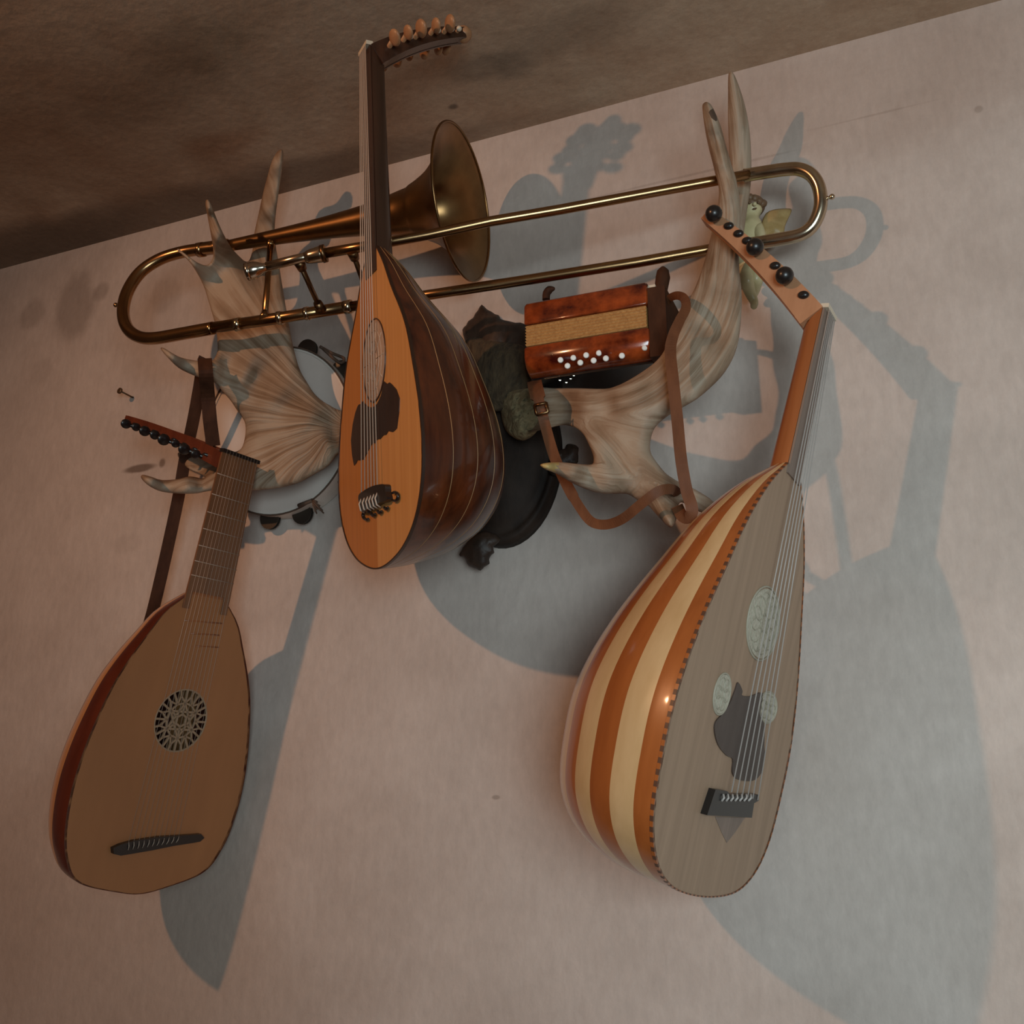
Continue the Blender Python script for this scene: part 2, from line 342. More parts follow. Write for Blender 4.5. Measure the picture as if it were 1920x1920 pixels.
wall_stains = [st(140, 575, .05, .075, DK, .40), st(190, 545, .02, .02, DK, .35), st(60, 590, .035, .03, DK, .25),
               st(310, 555, .035, .04, DK, .18), st(240, 1020, .03, .02, DK, .1), st(262, 878, .036, .008, DK, .8, .3, .25, 30), st(304, 868, .007, .009, DK, .7, .4, .2), st(75, 700, .03, .03, DK, .12),
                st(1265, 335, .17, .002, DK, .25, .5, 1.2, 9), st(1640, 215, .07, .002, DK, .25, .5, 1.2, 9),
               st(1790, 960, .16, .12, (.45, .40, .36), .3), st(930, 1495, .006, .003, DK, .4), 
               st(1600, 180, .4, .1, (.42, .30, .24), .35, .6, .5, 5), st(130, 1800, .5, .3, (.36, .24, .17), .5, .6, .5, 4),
               st(1835, 205, .006, .006, DK, .3)]
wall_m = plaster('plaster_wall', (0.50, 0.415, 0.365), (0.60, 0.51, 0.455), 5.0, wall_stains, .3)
side_m = plaster('plaster_side', (0.48, 0.40, 0.35), (0.55, 0.47, 0.41), 5.0)
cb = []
for px, py, rx, ry, f in ((20, 465, .30, .085, .62), (230, 405, .34, .07, .5), (430, 350, .34, .055, .42), (640, 300, .3, .045, .34), (850, 258, .3, .03, .25)):  # darker band on the ceiling along the back wall, narrowing to the right
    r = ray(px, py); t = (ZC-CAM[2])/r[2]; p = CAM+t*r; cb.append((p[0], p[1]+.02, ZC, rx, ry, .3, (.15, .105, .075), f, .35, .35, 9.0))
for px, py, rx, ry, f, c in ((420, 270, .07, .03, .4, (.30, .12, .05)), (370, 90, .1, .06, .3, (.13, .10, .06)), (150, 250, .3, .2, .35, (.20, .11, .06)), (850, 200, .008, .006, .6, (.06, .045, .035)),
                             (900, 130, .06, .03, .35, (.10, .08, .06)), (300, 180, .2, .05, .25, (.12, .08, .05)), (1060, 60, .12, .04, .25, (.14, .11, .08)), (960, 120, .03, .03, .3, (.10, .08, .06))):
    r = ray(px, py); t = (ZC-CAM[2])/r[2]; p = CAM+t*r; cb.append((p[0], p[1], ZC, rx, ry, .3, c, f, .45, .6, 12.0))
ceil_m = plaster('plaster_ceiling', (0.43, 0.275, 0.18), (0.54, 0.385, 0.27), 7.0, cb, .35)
floor_m = grain('floor_boards', (0.13, 0.065, 0.03), (0.22, 0.12, 0.06), (6, 60, 6), rough=0.4)

# the back wall and ceiling carry a slight hand-trowelled unevenness
def uneven(name, O, U, V, nu, nv, amp, nrm, m, thick):
    O, U, V, nrm = [np.asarray(q, float) for q in (O, U, V, nrm)]
    mb = MB(); vs = []
    for j in range(nv+1):
        for i in range(nu+1):
            p = O+U*i/nu+V*j/nv
            k = noise.noise(Vector(p*2.2))*amp if 0 < i < nu and 0 < j < nv else 0
            vs.append(p+nrm*(k-amp))
    fs = [(j*(nu+1)+i, j*(nu+1)+i+1, (j+1)*(nu+1)+i+1, (j+1)*(nu+1)+i) for j in range(nv) for i in range(nu)]
    mb.add(vs, fs, 0, True); o = mb.build(name, m)
    s = o.modifiers.new('thickness', 'SOLIDIFY'); s.thickness = thick; s.offset = -1.0
    return tag(o, kind='structure')
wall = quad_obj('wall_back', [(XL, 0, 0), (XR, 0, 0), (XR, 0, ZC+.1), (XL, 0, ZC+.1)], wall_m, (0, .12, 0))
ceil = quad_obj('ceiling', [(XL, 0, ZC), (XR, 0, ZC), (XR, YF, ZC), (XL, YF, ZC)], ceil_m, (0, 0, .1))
quad_obj('floor', [(XL, 0, 0), (XR, 0, 0), (XR, YF, 0), (XL, YF, 0)], floor_m, (0, 0, -.1))
quad_obj('wall_left', [(XL, 0, 0), (XL, YF, 0), (XL, YF, ZC), (XL, 0, ZC)], side_m, (-.1, 0, 0))
quad_obj('wall_right', [(XR, 0, 0), (XR, YF, 0), (XR, YF, ZC), (XR, 0, ZC)], side_m, (.1, 0, 0))
WX0, WX1, WZ0, WZ1 = 0.35, 1.55, 0.85, 1.95
mb = MB(); mb.prism([(XL, YF, 0), (XR, YF, 0), (XR, YF, ZC), (XL, YF, ZC)], (0, -.15, 0), 0, [[(WX0, YF, WZ0), (WX1, YF, WZ0), (WX1, YF, WZ1), (WX0, YF, WZ1)]])
tag(mb.build('wall_front', side_m), kind='structure')
mb = MB()
for x in (WX0+.025, (WX0+WX1)/2, WX1-.025): mb.box((x, YF-.07, (WZ0+WZ1)/2), (.025, 0, 0), (0, .02, 0), (0, 0, (WZ1-WZ0)/2))
for z in (WZ0+.025, WZ1-.025): mb.box(((WX0+WX1)/2, YF-.07, z), ((WX1-WX0)/2, 0, 0), (0, .02, 0), (0, 0, .025))
tag(mb.build('window_1', mat('window_paint', (.6, .58, .55), .5)), kind='structure')

# ---------------------------------------------------------------- lutes and ouds
KS = np.array([0, .012, .05, .13, .25, .40, .55, .70, .84, .94, 1.0])
def prof(g, n=72):
    t = np.sqrt(KS); g = np.array([0.]+list(g)); tt = np.linspace(0, 1, n); m = np.gradient(g, t)
    i = np.clip(np.searchsorted(t, tt)-1, 0, len(t)-2); h = t[i+1]-t[i]; x = (tt-t[i])/h
    y = (2*x**3-3*x**2+1)*g[i]+(x**3-2*x**2+x)*h*m[i]+(-2*x**3+3*x**2)*g[i+1]+(x**3-x**2)*h*m[i+1]
    return tt**2, np.maximum(y, 0)

class Lute:
    """local frame: X across, Y to the back, Z up the strings; the soundboard lies in y = 0"""
    def __init__(s, name, label, cat, pos, R, L, W, D, N, g, k=1.0):
        pos = CAM+(np.array(pos)-CAM)*k; L = L*k
        s.pos = np.array(pos); s.R = np.array(R); s.L = L; s.W = W*L; s.D = D; s.N = N*L
        # re-orthonormalise the rotation
        z = s.R[:, 2]/np.linalg.norm(s.R[:, 2]); x = s.R[:, 0]-z*(s.R[:, 0]@z); x /= np.linalg.norm(x); s.R = np.stack([x, np.cross(z, x), z], 1)
        s.t, s.w = prof(g); s.w = s.w*s.W; s.z = s.t*L
        s.root = thing(name, label, cat, pos, s.R)
    def sb(s, px, py, h=0.0):             # pixel -> local point on the plane y = -h
        n = s.R[:, 1]; r = ray(px, py); o = s.pos-n*h
        t = ((o-CAM)@n)/(r@n); p = CAM+t*r-s.pos
        q = p@s.R; return np.array([q[0], -h, q[2]])
    def halfw(s, z): return float(np.interp(z, s.z, s.w))
    def outline(s, inset=0.0, side=0):
        w = np.maximum(s.w-inset, 0)
        R_ = [(w[i], 0, s.z[i]+(inset if i == 0 else 0)) for i in range(len(w))]; L_ = [(-w[i], 0, s.z[i]) for i in range(len(w)-1, 0, -1)]
        if side > 0: return R_+[(0, 0, s.z[-1])]
        if side < 0: return [R_[0], (0, 0, s.z[-1])]+L_
        return R_+L_
    def flat(s, name, pts, mats, h=0.001, lift=0.0, parent=None, holes=(), px=True, smooth=0):
        """thin inlaid or applied plate from pixel points lying on the soundboard"""
        if smooth: pts = spline(pts, smooth, True)
        P = [s.sb(*p, lift) for p in pts] if px else [np.array([p[0], -lift, p[1]]) for p in pts]
        mb = MB(); mb.prism(P, (0, -h, 0), 0, holes); return mb.build(name, mats, parent or s.root)
    def bowl(s, n, mats, pick, line=None, edge=1.0):
        zs, ws = s.z, s.w; u = math.pi/(n-2+2*edge); bd = [0]+[u*(edge+i) for i in range(n-1)]+[math.pi]
        for k in range(n):
            a, b = bd[k], bd[k+1]; mb = MB(); rings = []
            for i in range(len(zs)):
                w = ws[i]; ring = []
                fr = np.linspace(0, 1, 7); th = a+(b-a)*fr
                for q, f in zip(th, fr):
                    e = .00025 if f in (0, 1) else 0
                    ring.append(np.array([(w-min(e, w*.2))*math.cos(q), (w-min(e, w*.2))*s.D*math.sin(q), zs[i]]))
                for q in th[::-1]: ring.append(np.array([w*.972*math.cos(q), w*.972*s.D*math.sin(q), zs[i]*.996+.002*s.L]))
                rings.append(ring)
            mb.loft(rings, True, True); mb.build('rib', mats[pick(k)], s.root, None, 40)
        if line is not None:
            for k in range(1, n):
                a = bd[k]; mb = MB(); dq = .0005
                rings = []
                for i in range(1, len(zs)):
                    w = ws[i]; da = min(dq/(w+1e-6), .04)
                    rings.append([np.array([r*math.cos(q), r*s.D*math.sin(q), zs[i]]) for r, q in ((w*.985, a-da), (w+.0001, a-da), (w+.0003, a), (w+.0001, a+da), (w*.985, a+da))])
                mb.loft(rings, True, True); mb.build('rib_inlay', line, s.root)
    def board(s, m, hole=None, halves=None, th=.0028):
        def pr(loop, m_, nm, holes=()):
            mb = MB(); mb.prism(loop, (0, th, 0), 0, holes); return mb.build(nm, m_, s.root)
        if halves:
            # the joint runs down the middle: two halves, each in its own tone
            return [pr(s.outline(0, -1), halves[0], 'soundboard_half'), pr(s.outline(0, 1), halves[1], 'soundboard_half')]
        return [pr(s.outline(), m, 'soundboard', [hole] if hole is not None else ())]
    def binding(s, mats, wid=.0022, blocks=0, out=.0006):
        mb = MB(); o = np.array(s.outline()); o = o[:, [0, 2]]
        loop = np.concatenate([o[::-1][:len(s.w)-1], o[:len(s.w)]]) if False else None
        Rr = [np.array([s.w[i], s.z[i]]) for i in range(len(s.w))]; Ll = [np.array([-s.w[i], s.z[i]]) for i in range(len(s.w)-1, 0, -1)]
        path = Ll+Rr
        path = np.array(path); d = np.r_[0, np.cumsum(np.linalg.norm(np.diff(path, axis=0), axis=1))]
        K = blocks*4+1 if blocks else len(path); dd = np.linspace(0, d[-1], K)
        P = np.stack([np.interp(dd, d, path[:, 0]), np.interp(dd, d, path[:, 1])], 1) if blocks else path
        T = np.gradient(P, axis=0); T /= np.linalg.norm(T, axis=1)[:, None]+1e-12; Nn = np.stack([T[:, 1], -T[:, 0]], 1)
        if (Nn[0]@np.array([-1, 0])) < 0: Nn = -Nn
        rings = [[np.array([p[0]+n[0]*a, y, p[1]+n[1]*a]) for a, y in ((out, .003), (out, -.0007), (-wid, -.0007), (-wid, .003))] for p, n in zip(P, Nn)]
        for i in range(len(rings)-1):
            mb.loft([rings[i], rings[i+1]], True, i in (0, len(rings)-2), (i//2) % 2 if blocks else 0, False)
        mb.build('binding', mats, s.root)
    def neck(s, wj, wn, dj, dn, m, ext=0.03):
        mb = MB(); rings = []
        for f in np.linspace(0, 1, 13):
            z = s.L-ext+(s.N+ext)*f; w = wj+(wn-wj)*f; d = dj+(dn-dj)*min(1, f*1.15)**.8; w = w*.995
            rings.append([np.array([w*math.cos(q), .0005+d*math.sin(q)**.9, z]) for q in np.linspace(0, math.pi, 13)])
        mb.loft(rings, True, True); mb.build('neck', m, s.root, None, 50)
    def fingerboard(s, wj, wn, m, z0=None, th=.003, notch=None):
        z0 = s.L if z0 is None else z0; z1 = s.L+s.N
        loop = [(-wj, z0), (-wn, z1), (wn, z1), (wj, z0)]
        if notch: loop = [(-wj, z0-notch[0]), (-wj, z0), (-wn, z1), (wn, z1), (wj, z0), (wj, z0-notch[0]), (notch[1], z0-notch[0]), (notch[1], z0), (-notch[1], z0), (-notch[1], z0-notch[0])]
        mb = MB(); mb.prism([(x, 0, z) for x, z in loop], (0, -th, 0)); return mb.build('fingerboard', m, s.root)
    def nut(s, wn, m, h=.006):
        mb = MB(); mb.box((0, -.002, s.L+s.N+.002), (wn*1.04, 0, 0), (0, h, 0), (0, 0, .0028)); mb.build('nut', m, s.root)
    def strings(s, xs0, z0, y0, xs1, r, m, y1=-.0065, tail=None):
        for a, b in zip(xs0, xs1):
            mb = MB(); pts = [(a, y0, z0), (b, y1, s.L+s.N+.004)]
            if tail is not None: pts.append((b*.6, tail[0], tail[1]))
            mb.tube([np.array(p) for p in pts], r, 6, True); mb.build('string', m, s.root)
    def pegbox(s, A, P, wn, we, h0, h1, m, curve=0.0, wall=.0045, lean=0.0):
        """channel of two cheeks, back and end; returns frame function f -> (centre, dir, front)"""
        z1 = s.L+s.N; ends = []
        N_ = 16
        def cen(f):
            base = np.array([0, math.sin(A)*P*f, z1+math.cos(A)*P*f])
            nb = np.array([0, -math.cos(A), math.sin(A)])      # front of the pegbox (string side)
            return base + nb*curve*4*f*(1-f) - np.array([lean*f, 0, 0])
        def fr(f):
            e = .01; t = cen(min(f+e, 1))-cen(max(f-e, 0)); t /= np.linalg.norm(t)
            return cen(f), t, np.array([0, -t[2], t[1]])
        mb = MB()
        for kind in ('l', 'r', 'b'):
            rings = []
            for f in np.linspace(0, 1, N_):
                c, t, fn = fr(f); w = wn+(we-wn)*f; h = h0+(h1-h0)*f; X = np.array([1., 0, 0])
                if kind == 'b': w_ = w-wall; q = [(-w_, -h+.0006), (w_, -h+.0006), (w_, -h+wall), (-w_, -h+wall)]
                elif kind == 'l': q = [(-w, -h), (-w+wall, -h), (-w+wall, 0), (-w, 0)]
                else: q = [(w-wall, -h), (w, -h), (w, 0), (w-wall, 0)]
                rings.append([c+X*a+fn*b for a, b in q])
            mb.loft(rings, True, True, 0, False)
        for f, l in ((0.0, .012), (1.0, .014)):
            c, t, fn = fr(f); w = wn+(we-wn)*f; h = h0+(h1-h0)*f
            mb.box(c-fn*h/2+t*(l/2+.001 if f == 0 else -.001), (w*.985, 0, 0), fn*h*.485, t*l/2)
        mb.build('pegbox', m, s.root)
        s.fr = fr; s.pw = lambda f: wn+(we-wn)*f; s.ph = lambda f: h0+(h1-h0)*f
    def peg(s, f, side, m, mh, head='ball', r=.0045, ext=.018, hs=.010, tip=None, drop=.45):
        c, t, fn = s.fr(f); X = np.array([side*1., 0, 0]); w = s.pw(f); c = c-fn*s.ph(f)*drop
        mb = MB(); mb.tube([c-X*(w+.006), c+X*(w+ext)], [r*.7, r], 10); p = mb.build('tuning_peg', m, s.root)
        e = c+X*(w+ext); hb = MB()
        if head == 'ball': hb.ball(e+X*hs*.6, hs, 14, 9)
        else: hb.ball(e+X*hs*.9, (hs*1.25, hs*.42, hs*1.0), 14, 9, 0, np.stack([X, np.array([0, t[1], t[2]]), fn]))
        hb.build('peg_head', mh, p)
        if tip is not None:
            tb = MB(); tb.ball(c-X*(w+.007), .0042, 10, 6); tb.build('peg_tip', tip, p)
    def disc_loop(s, c, rx, rz, n=40):
        return [(c[0]+rx*math.cos(q), 0, c[2]+rz*math.sin(q)) for q in np.linspace(0, 2*math.pi, n, endpoint=False)]

# --- the oud hanging in the middle, dark bowl
o1 = Lute('oud', 'orange-faced oud with dark glossy ribbed bowl, hanging in front of the trombone bell', 'oud',
          [-.6723, -.2432, 1.9255], [[.741, .671, .043], [-.652, .733, -.194], [-.162, .116, .98]], .442, .395, .982, .661,
          [.271, .58, .861, 1.009, 1.001, .889, .722, .442, .262, .125])
o1.board(None, halves=(MT['board_orange'], MT['board_orange_pale']))
o1.bowl(13, [MT['rib_dark']], lambda k: 0, MT['inlay_line'])
o1.binding(MT['binding_dark'], .0016)
o1.neck(.024, .018, .030, .024, MT['neck_dark'], .02)
o1.fingerboard(.023, .0175, MT['neck_dark'], z0=o1.L-.035, th=.002)
o1.nut(.0175, MT['ivory'], .005)
# long oval rosette with a ring around it
c = o1.sb(702, 676); top = o1.sb(702, 598); rt_ = o1.sb(723, 676); rz = abs(top[2]-c[2]); rx = abs(rt_[0]-c[0])
rr = max(rz*.62, rx)
ring = MB(); ring.tube([np.array(p)+np.array([0, -.0005, 0]) for p in o1.disc_loop(c, rx*1.04, rz)]+[np.array(o1.disc_loop(c, rx*1.04, rz)[0])+np.array([0, -.0005, 0])], .0011, 6, False)
ring.build('rosette_ring', MT['neck_dark'], o1.root)
mb = MB(); mb.prism(o1.disc_loop(c, rx*.95, rz*.965), (0, -.001, 0)); ros = mb.build('rosette', MT['rosette_pale'], o1.root)
mb = MB()
for k in range(3):
    f = .25+.25*k
    pl = [np.array(p)+np.array([0, -.0012, 0]) for p in o1.disc_loop(c, rx*.95*f, rz*.965*f, 28)]; mb.tube(pl+[pl[0]], .0007, 5, False)
for k in range(10):
    q = 2*math.pi*k/10; a = np.array([c[0]+rx*.2*math.cos(q), -.0012, c[2]+rz*.2*math.sin(q)]); b = np.array([c[0]+rx*.9*math.cos(q), -.0012, c[2]+rz*.9*math.sin(q)]); mb.tube([a, b], .0006, 5)
mb.build('rosette_tracery', MT['rosette_pale'], ros)
o1.flat('pickguard', [(715, 742), (721, 715), (727, 720), (731, 717), (735, 720), (744, 730), (750, 747), (749, 772), (745, 803), (740, 808), (737, 810), (729, 808), (725, 815), (720, 816), (714, 823), (708, 824), (704, 831), (699, 831), (696, 836), (690, 847), (683, 861), (677, 863), (671, 863), (669, 868), (665, 873), (663, 865), (661, 853), (659, 826), (662, 797), (667, 774), (671, 763), (673, 759), (678, 757), (681, 752), (687, 759), (692, 763), (698, 764), (703, 762), (708, 757)], MT['pickguard_dark'], .0009, .0)
br = o1.flat('bridge', [(683, 929), (692, 921), (706, 913), (720, 909), (732, 909), (734, 922), (737, 936), (731, 941), (722, 943), (712, 950), (702, 954), (694, 960), (688, 958), (684, 945)], MT['ebony'], .0085, 0, smooth=3)
for (cx, cy, r, a0, a1) in ((740, 931, 6.5, -2.2, 2.0), (687, 966, 6.5, 1.0, 5.6), (700, 962, 3.6, 0, 3.4), (712, 957, 3.6, 0, 3.2), (724, 950, 3.4, 0, 3.0)):
    mb = MB(); mb.tube([o1.sb(cx+r*math.cos(q), cy+r*1.25*math.sin(q), .003) for q in np.linspace(a0, a1, 12)], [.0026*(1-.35*abs(2*k/11-1)) for k in range(12)], 8); mb.build('bridge_scroll', MT['ebony'], br)
zb = o1.sb(705, 935)[2]; xs = []
for xpx in (689, 695.5, 702, 708, 714, 720): xs.append(o1.sb(xpx, 935-(xpx-705)*.55, .006)[0])
xb = np.array(xs); xb = xb-xb.mean()+o1.sb(703, 935)[0]
for g_, f_ in enumerate(np.linspace(-1, 1, 6)):
    for e in (-.0009, .0009):
        mb = MB(); a = np.array([xb[g_]+e, -.0075, zb+.004]); b = np.array([f_*.0125+e, -.0065, o1.L+o1.N+.004]); mb.tube([a, b], .00045, 6); mb.build('string', MT['string'], o1.root)
for x in xb:
    mb = MB(); mb.tube([np.array([x, -.0078, zb+.004]), np.array([x-.001, -.0108, zb-.003]), np.array([x+.0015, -.0095, zb-.012]), np.array([x, -.004, zb-.015])], .0012, 6); mb.build('string_knot', MT['string'], br)
o1.pegbox(1.15, .155, .0185, .011, .030, .016, MT['neck_dark'], .008)
for k, f in enumerate((.16, .33, .47, .65, .80)):
    v_ = (1.0, .86, 1.08, .9, 1.05)[k]
    o1.peg(f, 1, MT['peg_tan'], MT['peg_tan'], 'leaf', .004, .010+.003*v_, .0112*v_, MT['ivory'], .45+.2*(v_-1))
    o1.peg(f+.07, -1, MT['peg_tan'], MT['peg_tan'], 'leaf', .004, .013-.003*(v_-.8), .0112*(2-v_), MT['ivory'], .45)
o1.peg(.95, -1, MT['peg_tan'], MT['peg_tan'], 'leaf', .004, .010, .012, MT['ivory'])
c_, t_, f_ = o1.fr(1.0); mb = MB(); mb.ball(c_+t_*.008-f_*.006, .0125, 14, 9); mb.build('pegbox_finial', MT['peg_tan'], o1.root)

# --- the oud on the right, striped bowl
o2 = Lute('oud', 'large oud with orange and cream striped bowl and greyish face, hanging on the right', 'oud',
          [-.2522, -.2471, 1.5229], [[.157, -.952, .263], [.984, .172, .037], [-.08, .253, .964]], .492, .391, 1.026, .417,
          [.434, .700, .887, .955, .950, .838, .666, .483, .285, .122], 1.032)
o2.bowl(19, [MT['rib_orange'], MT['rib_cream']], lambda k: k % 2, None, .72)
o2.board(MT['board_grey'])
o2.binding([MT['binding_brown'], MT['rib_orange']], .0009, 120, .0005)
o2.neck(.024, .0185, .030, .024, MT['neck_orange'], .015)
o2.fingerboard(.0235, .018, MT['fingerboard_grey'], z0=o2.L-.012, th=.0025)
o2.nut(.018, MT['ivory'], .005)
mb = MB(); mb.loft([[np.array([r*math.cos(q), .0005+1.2*r*math.sin(q), o2.L+z]) for q in np.linspace(0, math.pi, 13)] for r, z in ((.0248, -.012), (.0255, -.010), (.0255, -.007), (.0246, -.005))], True, True); mb.build('neck_collar', MT['ebony'], o2.root)
def rosette(L, cpx, tpx, rpx, m, ring_m, n=8):
    c = L.sb(*cpx); rz = abs(L.sb(*tpx)[2]-c[2]); rx = abs(L.sb(*rpx)[0]-c[0])
    mb = MB(); mb.prism(L.disc_loop(c, rx, rz), (0, -.0012, 0)); r = mb.build('rosette', m, L.root)
    mb = MB(); pl = [np.array(p)+np.array([0, -.0006, 0]) for p in L.disc_loop(c, rx*1.06, rz*1.06, 36)]; mb.tube(pl+[pl[0]], .0012, 6, False); mb.build('rosette_ring', ring_m, r)
    mb = MB()
    for k in range(n):
        q = 2*math.pi*k/n
        pl = [np.array([c[0]+rx*(.55*math.cos(q)+.34*math.cos(u)), -.0016, c[2]+rz*(.55*math.sin(q)+.34*math.sin(u))]) for u in np.linspace(0, 2*math.pi, 14)]
        mb.tube(pl, .0007, 5, False)
    mb.build('rosette_tracery', ring_m, r)
MT['rosette_line'] = mat('rosette_line', (.44, .40, .31), .6)
rosette(o2, (1431, 1169), (1437, 1101), (1459, 1172), MT['rosette_bone'], MT['rosette_line'], 10)
rosette(o2, (1353, 1301), (1357, 1263), (1367, 1302), MT['rosette_bone'], MT['rosette_line'], 6)
rosette(o2, (1439, 1326), (1442, 1298), (1455, 1326), MT['rosette_bone'], MT['rosette_line'], 6)
o2.flat('pickguard', [(1382, 1279), (1390, 1295), (1389, 1303), (1405, 1305), (1428, 1299), (1424, 1334), (1431, 1360), (1431, 1397), (1432, 1417), (1428, 1443), (1415, 1461), (1396, 1464), (1378, 1459), (1371, 1446), (1372, 1423), (1360, 1416), (1345, 1397), (1338, 1371), (1340, 1353), (1352, 1339), (1365, 1321), (1376, 1295)], MT['pickguard_grey'], .0016, 0, smooth=3)
o2.flat('bridge_plate', [(1340, 1531), (1396, 1533), (1378, 1560), (1362, 1580), (1352, 1560)], MT['fingerboard_grey'], .0006, 0)
br = o2.flat('bridge', [(1329, 1477), (1351, 1480), (1357, 1487), (1411, 1487), (1411, 1498), (1402, 1503), (1398, 1530), (1313, 1525)], MT['ebony'], .008, 0)
for k in range(7):
    p = o2.sb(1356+k*8.6, 1489, .009); q = o2.sb(1353+k*8.3, 1502, .009)
    mb = MB(); mb.tube([p, (p+q)/2+np.array([0, -.002, 0]), q], .0013, 6); mb.build('string_knot', MT['string_pale'], br)
a0 = o2.sb(1356, 1489)[0]; a1 = o2.sb(1409, 1489)[0]; zb = o2.sb(1382, 1489)[2]
for f in np.linspace(0, 1, 6):
    for e in (-.001, .001):
        mb = MB(); mb.tube([np.array([a0+(a1-a0)*f+e, -.009, zb]), np.array([-.0125+.025*f+e, -.0065, o2.L+o2.N+.004])] if a1 > a0 else [np.array([a0+(a1-a0)*f+e, -.009, zb]), np.array([.0125-.025*f+e, -.0065, o2.L+o2.N+.004])], .00036, 6); mb.build('string', MT['string_pale'], o2.root)
o2.pegbox(.878, .235, .0195, .011, .034, .018, MT['neck_pink'], .006, lean=.014)
for f, s_ in ((.13, 1), (.27, -1), (.40, 1), (.55, -1), (.66, 1), (.74, 1), (.83, 1), (.93, -1)):
    o2.peg(f, s_, MT['ebony'], MT['ebony'], 'ball', .0045, .006, .0118, None, .32)
    if s_ > 0:
        c, t, fn = o2.fr(f); mb = MB(); mb.ball(c-fn*o2.ph(f)*.25-np.array([o2.pw(f)+.001, 0, 0]), (.005, .0075, .0055), 12, 8); mb.build('peg_end', MT['ebony'], o2.root)

# --- the lute on the left
lu = Lute('lute', 'brown lute with carved rose and maroon-edged bowl, hanging lower left by a leather strap', 'lute',
          [-1.0966, -.1567, 1.5], [[.192, -.957, .219], [.981, .183, -.062], [.019, .226, .974]], .437, .357, .981, .502,
          [.254, .665, .861, .951, .96, .896, .777, .581, .407, .221])
lu.bowl(13, [MT['rib_maroon'], MT['rib_tan']], lambda k: k % 2, None, 1.2)
rc = lu.sb(340, 1351); rr = (abs(lu.sb(346, 1292)[2]-rc[2])+abs(lu.sb(333, 1411)[2]-rc[2]))/2
hole = lu.disc_loop(rc, rr, rr, 44)
lu.board(MT['board_lute'], hole)
lu.binding(MT['rib_maroon'], .0005, 0, .0002)
lu.neck(.034, .030, .028, .022, MT['neck_orange'], .012)
aj = lu.sb(347, 1109); bj = lu.sb(427, 1130); an = lu.sb(405, 853); bn = lu.sb(473, 866)
wj = abs(bj[0]-aj[0])/2; wn = abs(bn[0]-an[0])/2; cx = (aj[0]+bj[0])/2
lu.fingerboard(wj, wn, MT['fingerboard_brown'], z0=lu.L+.004, th=.003, notch=(.026, wj*.74))
lu.nut(wn, MT['ebony'], .005)
z0_, z1_ = lu.L+.004, lu.L+lu.N
for f in (.84, .69, .56, .44, .32, .21, .11):
    w = wj+(wn-wj)*f; mb = MB(); mb.tube([np.array([-w*1.01, -.0034, z0_+(z1_-z0_)*f]), np.array([w*1.01, -.0034, z0_+(z1_-z0_)*f])], .0006, 6); mb.build('fret', MT['string_lute'], lu.root)
for a, b in (((345, 1163), (416, 1169)), ((357, 1188), (411, 1191)), ((368, 1211), (410, 1214))):
    p, q = lu.sb(*a), lu.sb(*b); mb = MB(); mb.tube([p, q], .0010, 6); mb.build('body_fret', MT['neck_orange'], lu.root)
br = lu.flat('bridge', [(207, 1588), (222, 1581), (247, 1574), (294, 1567), (359, 1563), (372, 1562), (378, 1569), (370, 1576), (359, 1578), (320, 1584), (281, 1592), (240, 1599), (221, 1602), (208, 1599)], MT['ebony'], .007, 0)
pa, pb = lu.sb(236, 1577), lu.sb(330, 1566)
NS = 11
for k in range(NS):
    f = k/(NS-1); p = pa+(pb-pa)*f; x1 = (-1 if pa[0] < pb[0] else 1)*(1-2*f)*wn*.86
    mb = MB(); mb.tube([np.array([p[0], -.0065, p[2]]), np.array([x1, -.0068, z1_+.004])], .00028, 6); mb.build('string', MT['string_lute'], lu.root)
    q = lu.sb(240+90*f, 1594-14*f, .0075); mb = MB(); mb.tube([np.array([p[0], -.0068, p[2]]), (np.array([p[0], -.0068, p[2]])+q)/2+np.array([0, -.0015, 0]), q], 0.0006, 5); mb.build('string_knot', MT['string_lute'], br)
# carved rose: hexagram lattice inside a ring
mb = MB(); T_ = .0032
def bar(a, b, w=.0017):
    a = np.array([rc[0]+a[0]*rr, .0010, rc[2]+a[1]*rr]); b = np.array([rc[0]+b[0]*rr, .0010, rc[2]+b[1]*rr]); d = b-a; l = np.linalg.norm(d); d /= l; n = np.array([d[2], 0, -d[0]])
    mb.box((a+b)/2, d*l/2, n*w, (0, .0012, 0))
def P(r, q): return (r*math.cos(q), r*math.sin(q))
for k in range(12):
    q = math.pi*k/6
    bar(P(.56, q), P(.98, q), .0015); bar(P(.56, q), P(.80, q+math.pi/12), .0013); bar(P(.56, q), P(.80, q-math.pi/12), .0013)
    bar(P(.80, q+math.pi/12), P(.99, q+math.pi/12), .0014); bar(P(.56, q), P(.56, q+math.pi/6), .0013)
for k in range(6):
    q = math.pi*k/3+math.pi/6
    bar(P(.56, q), P(.56, q+2*math.pi/3), .0015); bar(P(.2, q), P(.2, q+math.pi/3), .0015); bar(P(.2, q), P(.56, q), .0014)
pl = [np.array([rc[0]+rr*.985*math.cos(q), .001, rc[2]+rr*.985*math.sin(q)]) for q in np.linspace(0, 2*math.pi, 49)]
mb.tube(pl, .0016, 6, False)
tag(mb.build('rose', grain('rose_wood', (.30, .19, .11), (.40, .27, .17), (90, 90, 90), rough=.5), lu.root), 'pale carved lattice rose in the soundboard')
lu.pegbox(1.364, .30, wn*.92, .014, .026, .017, MT['pegbox_red'], .004)
